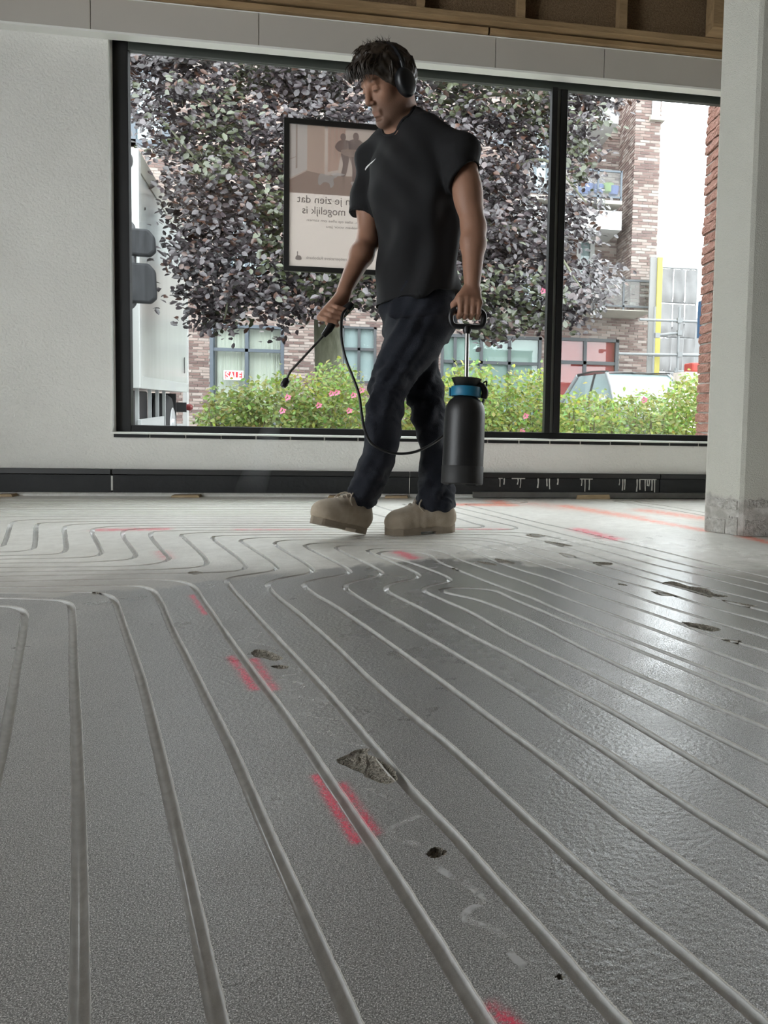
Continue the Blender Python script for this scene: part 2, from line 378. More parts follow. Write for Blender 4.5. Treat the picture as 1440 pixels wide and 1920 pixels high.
    col = mix(mth('MULTIPLY', rim, .85), col, (.44, .41, .35)); cut = mix(rng_(noise(60, 3), .3, .7), (.66, .655, .64), (.78, .775, .755)); col = mix(mth('MULTIPLY', depth, .9), col, cut)
    # spray paint
    vx = nt.nodes.new('ShaderNodeCombineXYZ'); L(X, vx.inputs[0]); L(Y, vx.inputs[1]); masks = [None, None]
    for (a, q, wd, st, ci) in PAINT:
        if st == 0: continue
        gnode = nt.nodes.new('ShaderNodeGroup'); gnode.node_tree = SEG; L(vx.outputs[0], gnode.inputs['P'])
        gnode.inputs['A'].default_value = tuple(onfloor(*a)); gnode.inputs['B'].default_value = tuple(onfloor(*q)); gnode.inputs['Width'].default_value = wd
        k = mth('MULTIPLY', gnode.outputs[0], st); masks[ci] = k if masks[ci] is None else mth('MAXIMUM', masks[ci], k)
    spk = mth('MULTIPLY', rng_(noise(300, 2, .6), .3, .65, .35, 1.3), rng_(noise(38, 4, .6), .3, .62, .35, 1.25))
    paint = 0
    for mk, pc in zip(masks, ((.85, .035, .11), (.95, .16, .05))):
        f = mth('MULTIPLY', mk, spk, True); f = mth('MULTIPLY', mth('MULTIPLY', f, .85), mth('SUBTRACT', 1, mth('MULTIPLY', depth, .9))); col = mix(f, col, pc)
    L(col, b.inputs['Base Color'])
    r_wet = rng_(noise(5, 4, .6), .3, .7, .27, .38); rough = nt.nodes.new('ShaderNodeMix'); L(wet, rough.inputs[0]); rough.inputs[2].default_value = .34; L(r_wet, rough.inputs[3])
    r2 = nt.nodes.new('ShaderNodeMix'); L(depth, r2.inputs[0]); L(rough.outputs[0], r2.inputs[2]); r2.inputs[3].default_value = .15
    # film of sprayed water lying on the screed in two patches
    film = None
    for (cx, cy), (rx, ry) in ((onfloor(1225, 1110)[:2], (.80, .92)),):
        ex = mth('DIVIDE', mth('SUBTRACT', X, float(cx)), rx); ey = mth('DIVIDE', mth('SUBTRACT', Y, float(cy)), ry)
        q = mth('SUBTRACT', 1.0, mth('SQRT', mth('ADD', mth('MULTIPLY', ex, ex), mth('MULTIPLY', ey, ey)))); film = q if film is None else mth('MAXIMUM', film, q)
    film = rng_(mth('ADD', film, mth('MULTIPLY', mth('SUBTRACT', noise(11, 2.5, .5), .5), .8)), -.15, .6); film = mth('MULTIPLY', mth('MULTIPLY', film, mth('SUBTRACT', 1, depth)), rng_(noise(330, 3, .6), .34, .56, .7, 1.0))
    r3 = nt.nodes.new('ShaderNodeMix'); L(film, r3.inputs[0]); L(r2.outputs[0], r3.inputs[2]); r3.inputs[3].default_value = .17; r2 = r3
    L(r2.outputs[0], b.inputs['Roughness']); b.inputs['Specular IOR Level'].default_value = .8
    bp = nt.nodes.new('ShaderNodeBump'); bp.inputs['Strength'].default_value = .45; bp.inputs['Distance'].default_value = .003
    h = mth('ADD', mth('MULTIPLY', noise(130, 2), .75), mth('MULTIPLY', mid, .35)); h = mth('MULTIPLY', mth('MULTIPLY', h, rng_(depth, 0, 1, 1, .12)), rng_(film, 0, 1, 1, .22))
    L(h, bp.inputs['Height']); L(bp.outputs[0], b.inputs['Normal'])
    return M
FLOOR_M = floor_material()
G = {}
G['a'] = [(-140,1132),(0,1136),(30,1139),(44,1147),(43,1180),(31,1250),(14,1355),(0,1420),(-35,1560),(-90,1750)]
G['b'] = [(-140,1119),(0,1121),(67,1123),(115,1126),(131,1133),(135,1150),(138,1250),(144,1400),(149,1650),(149,1920),(148,2150)]
G['c'] = [(-140,1110),(0,1111),(73,1111),(165,1110),(196,1114),(212,1122),(220,1140),(237,1190),(262,1265),(296,1400),(352,1650),(410,1920),(458,2150)]
G['d'] = [(-140,1101),(0,1101),(100,1100),(213,1098),(260,1099),(283,1105),(296,1120),(320,1175),(358,1250),(395,1325),(432,1400),(497,1550),(565,1700),(632,1850),(662,1920),(750,2120)]
G['e'] = [(-140,1093),(0,1091),(133,1088),(283,1086),(333,1089),(357,1096),(377,1122),(425,1192),(472,1257),(540,1348),(600,1437),(662,1528),(712,1602),(778,1704),(852,1825),(912,1920),(1010,2080)]
G['f'] = [(1440,1147),(1360,1127),(1292,1107),(1230,1090),(1142,1065),(1080,1045),(1000,1027),(940,1014),(890,1008),(720,1007),(567,1007),(475,1009),(452,1012),(460,1020),(520,1064),(512,1070),(467,1077),(433,1083),(424,1089),(430,1099),(460,1133),(503,1180),(560,1240),(625,1312),(710,1412),(778,1490),(860,1576),(920,1645),(1020,1755),(1120,1872),(1165,1920),(1300,2060)]
G['g'] = [(1440,1167),(1317,1134),(1242,1110),(1155,1087),(1080,1064),(1020,1046),(970,1028),(935,1018),(890,1013),(720,1012),(607,1012),(537,1013),(517,1016),(518,1022),(586,1068),(578,1075),(533,1083),(507,1091),(502,1098),(515,1115),(554,1146),(624,1208),(690,1272),(765,1336),(845,1402),(945,1495),(1070,1610),(1170,1698),(1270,1780),(1370,1865),(1432,1920),(1570,2040)]
G['h'] = [(1440,1196),(1305,1155),(1230,1132),(1155,1106),(1080,1080),(1015,1059),(960,1042),(920,1028),(895,1021),(832,1017),(700,1017),(590,1019),(572,1022),(577,1027),(656,1071),(650,1076),(600,1085),(577,1091),(570,1098),(583,1110),(624,1134),(680,1172),(742,1216),(811,1266),(872,1311),(963,1379),(1000,1406),(1090,1475),(1190,1553),(1290,1625),(1370,1682),(1440,1735),(1570,1835)]
G['i'] = [(1440,1222),(1330,1190),(1277,1170),(1205,1145),(1142,1125),(1080,1104),(1032,1085),(982,1070),(937,1055),(895,1037),(862,1025),(830,1022),(767,1022),(650,1023),(630,1025),(634,1030),(716,1074),(710,1079),(667,1090),(650,1096),(648,1103),(665,1116),(710,1143),(777,1182),(872,1238),(963,1294),(1055,1357),(1125,1402),(1225,1470),(1340,1545),(1440,1607),(1570,1692)]
G['j'] = [(1440,1259),(1380,1237),(1305,1210),(1230,1182),(1142,1150),(1080,1128),(1032,1110),(982,1090),(937,1075),(900,1062),(865,1050),(832,1035),(800,1029),(783,1028),(710,1029),(690,1031),(696,1037),(727,1050),(786,1079),(780,1084),(740,1093),(725,1100),(726,1108),(783,1138),(872,1186),(963,1233),(1037,1275),(1147,1334),(1255,1398),(1360,1460),(1440,1508),(1570,1585)]
G['k'] = [(1440,1297),(1330,1256),(1220,1213),(1110,1169),(1037,1139),(995,1120),(945,1102),(905,1087),(852,1066),(820,1052),(798,1038),(770,1034),(722,1034),(709,1037),(725,1043),(770,1055),(844,1086),(838,1091),(803,1099),(793,1105),(800,1111),(840,1129),(872,1143),(963,1194),(1055,1238),(1101,1260),(1192,1306),(1284,1352),(1440,1430),(1570,1497)]
G['l'] = [(1570,1418),(1440,1366),(1330,1322),(1192,1263),(1101,1219),(1037,1186),(1000,1167),(927,1136),(890,1123),(848,1114),(827,1108),(830,1104),(872,1102),(925,1107),(962,1123),(1010,1143),(1055,1162),(1110,1184),(1220,1229),(1330,1274),(1440,1321),(1570,1376)]
G['m'] = [(-140,1055),(-60,1035),(3,1024),(8,1018),(15,999),(21,982),(28,977),(60,974.5),(180,973),(480,973),(660,973)]
G['n'] = [(-140,1037),(0,1035),(45,1033),(61,1029),(65,1021),(67,1000),(69,985),(75,981),(110,979),(240,977),(480,977),(640,977),(690,968),(650,955)]
G['o'] = [(-140,1044),(0,1042),(110,1038),(121,1034),(124,1028),(122,1005),(121,990),(126,985),(165,982),(320,981),(480,981),(700,980.5),(740,979),(742,976),(690,961),(640,948)]
G['p'] = [(-140,1051),(0,1048.5),(133,1046),(178,1043),(190,1037),(187,1027),(173,995),(178,990),(213,987),(330,985),(480,985),(780,985.5),(800,984),(798,980),(762,966),(720,953),(690,943)]
G['q'] = [(-140,1059),(0,1056),(185,1053),(245,1048),(254,1042),(250,1033),(230,1000),(236,994),(268,991),(380,989),(480,989),(880,989.5),(904,988.5),(906,986),(890,982),(854,971),(790,954),(750,944)]
G['r'] = [(-140,1068),(0,1064.5),(265,1060),(305,1054),(317,1047),(310,1038),(282,1002),(288,997),(330,995),(400,994),(480,994),(720,993),(945,993),(968,991.5),(966,988),(920,977),(854,960),(800,946),(775,940)]
G['s'] = [(1440,1111),(1305,1077),(1230,1060),(1155,1039),(1080,1019),(1020,1004),(985,999.5),(930,998),(720,998),(480,998),(370,999),(340,1002),(345,1008),(388,1055),(378,1062),(317,1067),(0,1073),(-140,1077)]
G['t'] = [(1440,1130),(1380,1115),(1305,1097),(1230,1077),(1155,1055),(1080,1032),(1010,1013),(960,1004),(900,1002.5),(720,1002.5),(480,1003),(430,1004),(400,1006),(403,1013),(461,1062),(452,1069),(427,1072),(383,1074),(0,1081),(-140,1085)]
G['u'] = [(1440,1095),(1330,1070),(1255,1052),(1180,1032),(1080,1008),(1000,987),(930,969),(854,951),(815,941)]
G['v'] = [(1440,1082),(1330,1056),(1245,1035),(1140,1010),(1080,995),(1010,980),(945,964),(880,948),(872,946),(885,945),(960,944),(988,942),(985,940.5),(930,939)]
G['w'] = [(1340,972),(1318,966.5),(1240,953),(1160,941),(1150,939.5),(1180,938.5),(1260,938)]
G['x'] = [(1340,964),(1318,960.5),(1250,949),(1195,941.5),(1190,940),(1230,939.5)]
for i, y in enumerate((969, 965.5, 962, 958.5, 955.2, 952, 949, 946, 943.2, 940.5, 938, 935.8)):
    G['y%02d' % i] = [(-140, y+.3-.12*(i)), (0, y), (330, y+.2*math.sin(i*2.1)), (600-14*(i % 4), y), (690-30*(i % 3), y-.3)]
SP = [  # broken-out spots: pixel outline on the floor, depth
 ([(471,1224),(480,1218),(497,1219),(512,1224),(528,1232),(530,1236),(515,1239),(495,1234),(480,1232)], .006),
 ([(508,1249),(522,1247),(540,1249),(538,1253),(522,1254)], .005),
 ([(631,1424),(648,1417),(672,1405),(692,1404),(690,1412),(712,1424),(738,1444),(745,1462),(728,1470),(708,1466),(690,1459),(676,1448),(655,1440),(637,1432)], .006),
 ([(798,1602),(806,1593),(818,1588),(832,1592),(838,1599),(826,1606),(812,1609)], .010),
 ([(1040,1831),(1048,1826),(1057,1829),(1055,1836),(1044,1836)], .006),
 ([(1241,1093),(1262,1090),(1292,1099),(1322,1103),(1340,1113),(1366,1118),(1340,1119),(1300,1109),(1268,1102)], .012),
 ([(1278,1166),(1300,1168),(1330,1173),(1352,1181),(1335,1184),(1305,1178)], .010),
 ([(1352,1124),(1390,1131),(1420,1136),(1380,1136)], .009),
 ([(1220,1108),(1250,1112),(1266,1117),(1240,1117)], .007), ([(1112,1054),(1146,1055),(1148,1059),(1118,1058)], .008), ([(1352,1199),(1376,1200),(1392,1202),(1372,1205)], .009),
 ([(985,1003),(1005,1001),(1024,1005),(1006,1008)], .006), ([(1020,1014),(1050,1018),(1075,1024),(1048,1023)], .006), ([(1048,1036),(1080,1043),(1066,1046)], .006),
 ([(352,1073),(368,1071),(380,1074),(364,1077)], .006), ([(172,1111),(180,1109),(186,1112),(178,1115)], .006), ([(848,1065),(856,1064),(858,1068),(850,1068)], .005),
 ([(928,1047),(960,1053),(966,1057),(940,1055)], .005), ([(1158,1094),(1172,1095),(1176,1098),(1162,1097)], .006), ([(895,1052),(925,1056),(932,1060),(905,1057)], .004)]
def dens(y): return max(.006, min(.03, .006+.011*(y-.5)))
def resample(P):
    C = catmull(P, 10); out = [C[0]]; acc = 0.0
    for a, b in zip(C[:-1], C[1:]):
        L = np.linalg.norm(b-a)
        if L < 1e-9: continue
        t = 0.0
        while True:
            st = dens(a[1])-acc
            if t+st > L: acc += L-t; break
            t += st; acc = 0.0; out.append(a+(b-a)*t/L)
    return out
cv, ce, cf = [], [], []
x0, x1, y0, y1 = -3.5, 4.6, -5.0, 3.98
cv += [(x0,y0),(x1,y0),(x1,y1),(x0,y1)]; ce += [(0,1),(1,2),(2,3),(3,0)]
channels = []; GW = .0155
def clipY(p): return np.array([min(max(p[0], -3.2), x1-.05), min(p[1], 3.79)])
gi = 0
for key, px in G.items():
    pts = [clipY(onfloor(*p)[:2]) for p in px]
    pts = [p for i, p in enumerate(pts) if i == 0 or np.linalg.norm(p-pts[i-1]) > 1e-3]
    # extend right-going runs out of the frame
    for idx in (0, -1):
        e = px[idx]
        if e[0] >= 1430 or e[1] >= 1700:
            d = pts[idx]-pts[1 if idx == 0 else -2]; q = pts[idx]+d/np.linalg.norm(d)*(1.1 if e[1] < 1300 else .6); q = clipY(q)
            pts = ([q]+pts) if idx == 0 else (pts+[q])
    R = resample(pts); n = len(R); gi += 1
    if n < 4: continue
    T = [nrm(R[min(i+1, n-1)]-R[max(i-1, 0)]) for i in range(n)]; Nn = [np.array([-t[1], t[0]]) for t in T]
    jl = [.0009*mnoise.noise(Vector((gi*7.1, i*.9, 0)))+.0004*mnoise.noise(Vector((gi*3.3, i*.23, 5))) for i in range(n)]
    jr = [.0009*mnoise.noise(Vector((gi*5.7, i*.9, 9)))+.0004*mnoise.noise(Vector((gi*2.9, i*.23, 3))) for i in range(n)]
    Lp = [R[i]+Nn[i]*(GW/2+jl[i]) for i in range(n)]; Rp = [R[i]-Nn[i]*(GW/2+jr[i]) for i in range(n)]
    b0 = len(cv); cv += [tuple(p) for p in Lp]; b1 = len(cv); cv += [tuple(p) for p in Rp]
    for i in range(n-1):
        cf.append((b1+i, b1+i+1, b0+i+1, b0+i))
    # U-shaped channel swept along the run
    prof = [(-1, 0), (-1, -.0006), (-.985, -.0085)]+[(q_*.93, -.0098-.0045*(1-q_*q_)) for q_ in (-1, -.8, -.5, -.2, .2, .5, .8, 1)]+[(.985, -.0085), (1, -.0006), (1, 0)]
    M_ = len(prof); vs = []; fs = []
    for i in range(n):
        for (s_, z_) in prof:
            c_ = (Lp[i]+Rp[i])/2 if z_ > -.001 else R[i]; h_ = (Lp[i]-Rp[i])/2 if z_ > -.001 else Nn[i]*(GW/2-.0006); q = c_-h_*s_; vs.append((q[0], q[1], z_))
    for i in range(n-1):
        for k in range(M_-1): fs.append((i*M_+k, (i+1)*M_+k, (i+1)*M_+k+1, i*M_+k+1))
    fs.append(tuple(range(M_))); fs.append(tuple((n-1)*M_+k for k in range(M_-1, -1, -1)))
    channels.append((vs, fs))
pits = []
for si, (px, dp) in enumerate(SP):
    P = catmull([onfloor(*p)[:2] for p in px], 5, closed=True)
    P = [p+np.array([mnoise.noise(Vector((i*1.7, si, 0))), mnoise.noise(Vector((i*1.7, si, 4)))])*.0035 for i, p in enumerate(P)]
    ar = sum(P[i][0]*P[(i+1) % len(P)][1]-P[(i+1) % len(P)][0]*P[i][1] for i in range(len(P)))
    if ar < 0: P = P[::-1]
    b0 = len(cv); cv += [tuple(p) for p in P]; cf.append(tuple(range(b0, b0+len(P)))); pits.append((P, dp))
ov, oe, of, _, _, orf = delaunay_2d_cdt([Vector(v) for v in cv], ce, cf, 0, 1e-6)
keep = [f for f, r in zip(of, orf) if not r]
me = bpy.data.meshes.new('floor'); me.from_pydata([(v[0], v[1], 0.0) for v in ov], [], keep); me.update()
import bmesh
bm = bmesh.new(); bm.from_mesh(me)
bmesh.ops.recalc_face_normals(bm, faces=bm.faces)
if sum(f.normal.z*f.calc_area() for f in bm.faces) < 0: bmesh.ops.reverse_faces(bm, faces=bm.faces)
bm.to_mesh(me); bm.free()
floor = link('floor', me, FLOOR_M); tag(floor, 'grey screed floor milled with parallel winding heating grooves', None, None, 'structure')
for vs, fs in channels:
    o = MB().add(vs, fs).build('groove', FLOOR_M, floor, smooth=50)
PIT_M = mat('broken_screed', (.30, .27, .22), .9, color2=(.58, .53, .44), vscale=160, bump=1.0, bscale=300)
for si, (P, dp) in enumerate(pits):
    c = sum(P)/len(P); n = len(P); vs = []; fs = []
    rings = [1.0, .93, .8, .6, .35]
    for ri, r in enumerate(rings):
        for i, p in enumerate(P):
            q = c+(p-c)*r; z = 0 if ri == 0 else -dp*min(1, .45+(1-r)*1.6)*(.75+.6*mnoise.noise(Vector((q[0]*160, q[1]*160, si))))
            vs.append((q[0], q[1], z))
    vs.append((c[0], c[1], -dp*.8))
    for ri in range(len(rings)-1):
        for i in range(n): fs.append((ri*n+i, ri*n+(i+1) % n, (ri+1)*n+(i+1) % n, (ri+1)*n+i))
    b = (len(rings)-1)*n
    for i in range(n): fs.append((b+i, b+(i+1) % n, len(vs)-1))
    MB().add(vs, fs).build('spalled_hole', PIT_M, floor)
# chalky adhesive squiggle on the screed
def squiggle():
    M = bpy.data.materials.new('chalk_trace'); M.use_nodes = True; nt = M.node_tree; b = nt.nodes['Principled BSDF']
    b.inputs['Base Color'].default_value = (.80, .79, .77, 1); b.inputs['Roughness'].default_value = .7
    t = nt.nodes.new('ShaderNodeBsdfTransparent'); mx = nt.nodes.new('ShaderNodeMixShader'); n = nt.nodes.new('ShaderNodeTexNoise'); n.inputs['Scale'].default_value = 45; n.inputs['Detail'].default_value = 6
    g = nt.nodes.new('ShaderNodeNewGeometry'); nt.links.new(g.outputs['Position'], n.inputs['Vector'])
    r = nt.nodes.new('ShaderNodeMapRange'); r.inputs[1].default_value = .36; r.inputs[2].default_value = .58; r.inputs[4].default_value = .45; nt.links.new(n.outputs[0], r.inputs[0])
    nt.links.new(r.outputs[0], mx.inputs[0]); nt.links.new(t.outputs[0], mx.inputs[1]); nt.links.new(b.outputs[0], mx.inputs[2]); nt.links.new(mx.outputs[0], nt.nodes['Material Output'].inputs[0])
    runs = [[(392,1096),(402,1098),(396,1101),(386,1104)], [(432,1142),(444,1146),(436,1152),(432,1155)], [(445,1180),(470,1178),(488,1186),(482,1194),(455,1196),(447,1200),(470,1204),(500,1210),(515,1217)],
            [(545,1252),(562,1256),(555,1264),(530,1267),(525,1272),(550,1278),(572,1286),(560,1292),(535,1296),(530,1302),(560,1308),(610,1316),(606,1324),(575,1332),(570,1338),(600,1346),(646,1350)],
            [(612,1366),(625,1380),(660,1394),(700,1402)], [(690,1478),(712,1488),(735,1500)], [(790,1530),(760,1540),(735,1555),(742,1572),(780,1582),(806,1592)], [(812,1622),(850,1645),(895,1672),(905,1690),(880,1705),(872,1720),(905,1735),(950,1760),(960,1790),(985,1812)]]
    for run in runs:
        P = catmull([onfloor(*p, .0004) for p in run], 8); n = len(P); vs = []
        for i, p in enumerate(P):
            t = nrm(P[min(i+1, n-1)]-P[max(i-1, 0)]); q = np.array([-t[1], t[0], 0]); wd = .0042*(.6+.8*abs(mnoise.noise(Vector((i*.35, run[0][0], 0)))))*(1.35 if run[0][1] > 1500 else 1)
            vs += [p+q*wd, p-q*wd]
        MB().add(vs, [(2*i+1, 2*i+3, 2*i+2, 2*i) for i in range(n-1)]).build('chalk_squiggle', M, floor)
squiggle()
# ================================================================ the room
YW = 3.84            # inner face of the window wall
STUCCO = mat('white_stucco', (.74, .73, .685), .75, var=.04, vscale=2.5, bump=.35, bscale=90)
STEEL_W = mat('painted_fascia', (.46, .43, .385), .5, var=.03, vscale=3)
LIP_W = mat('white_lip', (.80, .80, .76), .4)
BLACK_F = mat('black_aluminium', (.010, .010, .010), .5, spec=.25, var=.2, vscale=6)
GREY_F = mat('frame_groove_grey', (.16, .17, .16), .4)
TOPF = mat('frame_dark_green', (.045, .052, .045), .45)
TIMBER = mat('roof_timber', (.24, .155, .075), .8, color2=(.36, .24, .125), vscale=14, bump=.4, bscale=50, stretch=(.25, 1, 1))
BOARD = mat('roof_fibre_board', (.135, .085, .045), .9, color2=(.24, .16, .09), vscale=120, bump=.5, bscale=180)
WX0, WX1 = -1.425, 1.72
ZS, ZT = .305, 2.20
# wall pieces around the opening
wall = MB()
wall.box((-3.6, YW, 0), (WX0, YW+.22, 2.45)); wall.box((WX0, YW, 0), (4.6, YW+.22, ZS)); wall.box((WX0, YW+.02, ZT), (4.6, YW+.22, 2.45))
wall_front = wall.build('wall_front', STUCCO); tag(wall_front, 'white stucco wall beside and below the shop window', kind='structure')
wl = MB(); wl.box((-3.6, -5, 0), (-3.4, -.9, 2.7)); wl.box((-3.6, -.9, 0), (-3.4, 1.7, .12)); wl.box((-3.6, -.9, 2.45), (-3.4, 1.7, 2.7)); wl.box((-3.6, 1.7, 0), (-3.4, 3.84, 2.7))
o = wl.build('wall_left', STUCCO); tag(o, 'white side wall with a wide shop window opening left of the view', kind='structure')
DARK_WALL = mat('dark_unseen_wall', (.16, .15, .14), .9, var=.15, vscale=4)  # dark finish invented for the unseen back and right walls to limit bounce light
o = MB().box((-3.6, -5.2, 0), (4.8, -5, 2.7)).build('wall_back', DARK_WALL); tag(o, 'unseen dark grey wall behind the viewer', kind='structure')
o = MB().box((4.6, -5, 0), (4.8, 3.84, 2.7)).build('wall_right', DARK_WALL); tag(o, 'unseen dark grey side wall right of the column', kind='structure')
# header fascia of separate panels above the window
ZH0, ZH1 = 2.137, 2.282; YH = 3.775
xs = [-3.4, -1.95, -1.475, -.745, .37, .92, 2.2, 4.6]
hd = empty('trim_1', (0, 0, 0)); tag(hd, 'grey painted fascia panels above the shop window', kind='structure')
for a, b in zip(xs[:-1], xs[1:]):
    p = MB().box((a+.0012, YH, ZH0), (b-.0012, YW+.02, ZH1)).build('fascia_panel', STEEL_W, hd, bevel=.002)
box('fascia_lip', (-3.4, YH-.002, ZH0-.010), (4.6, YW, ZH0), LIP_W, hd)
box('fascia_top_edge', (-3.4, YH-.003, ZH1), (4.6, YH+.02, ZH1+.004), LIP_W, hd)
# window frame, mullion, panes
YF = 3.885
win = empty('window_1', (0, YF, 0)); tag(win, 'large black framed shop window with two panes', kind='structure')
def wb(name, a, b, m, bevel=.003):
    return MB().box((a[0], a[1]-YF, a[2]), (b[0], b[1]-YF, b[2])).build(name, m, win, bevel=bevel)
wb('frame_jamb', (WX0, YF, ZS), (WX0+.068, YF+.035, ZT+.02), BLACK_F)
wb('frame_rail', (WX0+.068, YF, ZS+.002), (WX1+.06, YF+.035, ZS+.036), BLACK_F)
wb('frame_head', (WX0+.068, YF, ZT-.093), (WX1+.06, YF+.035, ZT+.02), TOPF)
wb('frame_jamb', (WX1, YF, ZS+.036), (WX1+.06, YF+.035, ZT-.093), BLACK_F)
mx0 = .672
wb('mullion', (mx0, YF-.03, ZS+.036), (mx0+.030, YF+.035, ZT-.093), BLACK_F); wb('mullion_groove', (mx0+.030, YF, ZS+.036), (mx0+.050, YF+.03, ZT-.093), GREY_F, 0); wb('mullion', (mx0+.050, YF-.012, ZS+.036), (mx0+.086, YF+.035, ZT-.093), BLACK_F)
GLASS = glass_mat('window_glass', (.97, .985, .985))
wb('pane', (WX0+.068, YF+.014, ZS+.036), (mx0, YF+.020, ZT-.093), GLASS, 0); wb('pane', (mx0+.086, YF+.014, ZS+.036), (WX1, YF+.020, ZT-.093), GLASS, 0)
# white sill profile with short dark strips under it, standing in for the dark gap slots
sl = empty('trim_2', (0, 0, 0)); tag(sl, 'thin white window sill edge with dark gap strips', kind='structure')
box('sill_edge', (WX0, YW-.020, ZS-.005), (4.6, YF+.01, ZS+.004), LIP_W, sl, .002)
x = WX0+.01
while x < 1.75:
    box('gap_strip', (x, YW-.012, ZS-.021), (x+.155, YW, ZS-.0055), BLACK_F, sl); x += .163
# skirting
SKIRT = mat('dark_skirting', (.016, .017, .018), .55, spec=.3, var=.25, vscale=5, bump=.15, bscale=40); SKIRT2 = mat('dark_skirting_cap', (.009, .009, .009), .45); DRIP = mat('dried_paint', (.55, .54, .5), .5)
STEELG = mat('grey_angle', (.10, .097, .09), .6, var=.3, vscale=12)
bb = empty('baseboard_front', (0, 0, 0)); tag(bb, 'black skirting boards with white paint runs below the window wall', kind='structure')
jx = [-3.4, -1.42, -.02, 1.30, 2.8, 4.6]
for a, b in zip(jx[:-1], jx[1:]):
    box('skirting_board', (a+.002, YW-.022, .020), (b-.002, YW, .105), SKIRT, bb, .002)
    box('skirting_cap', (a+.002, YW-.034, .107), (b-.002, YW, .132), SKIRT2, bb, .003)
box('joint_filler', (-1.425, YW-.0235, .03), (-1.417, YW-.021, .10), DRIP, bb); box('joint_filler', (-.022, YW-.0235, .03), (-.018, YW-.021, .10), DRIP, bb)
box('steel_angle', (.30, YW-.04, .004), (4.6, YW-.015, .034), STEELG, bb, .003)
for px_ in (938, 946, 972, 977, 1010, 1026, 1031, 1047, 1092, 1098, 1106, 1163, 1169, 1173, 1196, 1201, 1211, 1215, 1219, 1224, 1229):
    p = onY(px_, 895, YW-.034); L_ = random.uniform(.03, .075); wd = random.uniform(.0022, .0045)
    m_ = MB(); z1 = .104
    m_.tube([(p[0], YW-.0225, z1), (p[0]+.001, YW-.0225, z1-L_*.5), (p[0]+.003*random.uniform(-1, 1), YW-.0225, z1-L_)], [wd*1.2, wd*.8, wd*1.1], 6); m_.build('paint_run', DRIP, bb)
for a, b in ((935, 943), (1088, 1112), (1200, 1232), (960, 985)):
    p, q = onY(a, 893, YW-.03), onY(b, 893, YW-.03); box('paint_run', (p[0], YW-.0242, .1005), (q[0], YW-.0215, .1055), DRIP, bb)
# timber wedges under the skirting
WEDGE = mat('wedge_wood', (.33, .24, .14), .8, color2=(.47, .36, .22), vscale=60, stretch=(.2, 1, 1))
for i, (a, b, lab) in enumerate(((-6, 27, 'small wooden wedge under the skirting at the far left edge'), (325, 379, 'flat wooden wedge under the skirting below the parked truck'), (617, 640, 'wooden wedge under the skirting left of the walking man'), (722, 766, 'wooden wedge under the skirting between the man\'s legs'), (1073, 1134, 'thick wooden wedge under the skirting near the column'))):
    p, q = onfloor(a, 931), onfloor(b, 931); t = .012 if i < 4 else .024
    o = MB().prism([(p[0], YW-.052, 0.0005), (q[0], YW-.052, .0005), (q[0]-.006, YW-.052, t), (p[0]+.004, YW-.052, t*.85)], (0, .05, 0)).build('wooden_wedge', WEDGE, bevel=.001); tag(o, lab, 'wedge', 'wedges under the skirting')
# roof timbers above the fascia
rf = empty('ceiling', (0, 0, 0)); tag(rf, 'open timber roof edge with joists and brown fibre boards', kind='structure')
def rb(name, a, b, m, bevel=.002): return box(name, a, b, m, rf, bevel)
rb('batten', (-3.4, 3.745, 2.289), (.33, 3.86, 2.312), TIMBER); rb('batten', (.338, 3.745, 2.289), (4.6, 3.86, 2.312), TIMBER)
rb('wall_plate', (-3.4, 3.70, 2.322), (4.6, 3.86, 2.352), TIMBER); rb('fibre_board', (-3.4, 3.80, 2.352), (4.6, 3.82, 2.64), BOARD, 0)
for px_ in (300, 560, 789, 978, 1170):
    p = onY(px_, 15, 3.72); rb('stud', (p[0]-.021, 3.725, 2.353), (p[0]+.021, 3.80, 2.70), TIMBER)
p = onY(1352, 40, 3.6); rb('stud', (p[0]-.04, 3.60, 2.353), (p[0]+.07, 3.70, 2.70), TIMBER)
DECK = mat('roof_deck', (.12, .10, .085), .9, var=.3, vscale=6)
rb('roof_deck', (-3.7, -5.2, 2.70), (4.8, 4.1, 2.74), DECK, 0)
for y in (-4, -3.3, -2.6, -1.9, -1.2, -.5, .2, .9, 1.6, 2.3, 3.0): rb('joist', (-3.4, y, 2.56), (4.6, y+.07, 2.70), TIMBER)
DUCT = mat('zinc_duct', (.45, .45, .44), .35, metal=.8)
d0 = onY(1352, 2, 3.35); d = MB().lathe([(.055, 0), (.055, 1.0)], (d0[0]-.42, 3.30, 2.53), (1, .05, 0), 20).build('ventilation_duct', DUCT, smooth=40); tag(d, 'round zinc duct under the roof beside the column', 'duct')
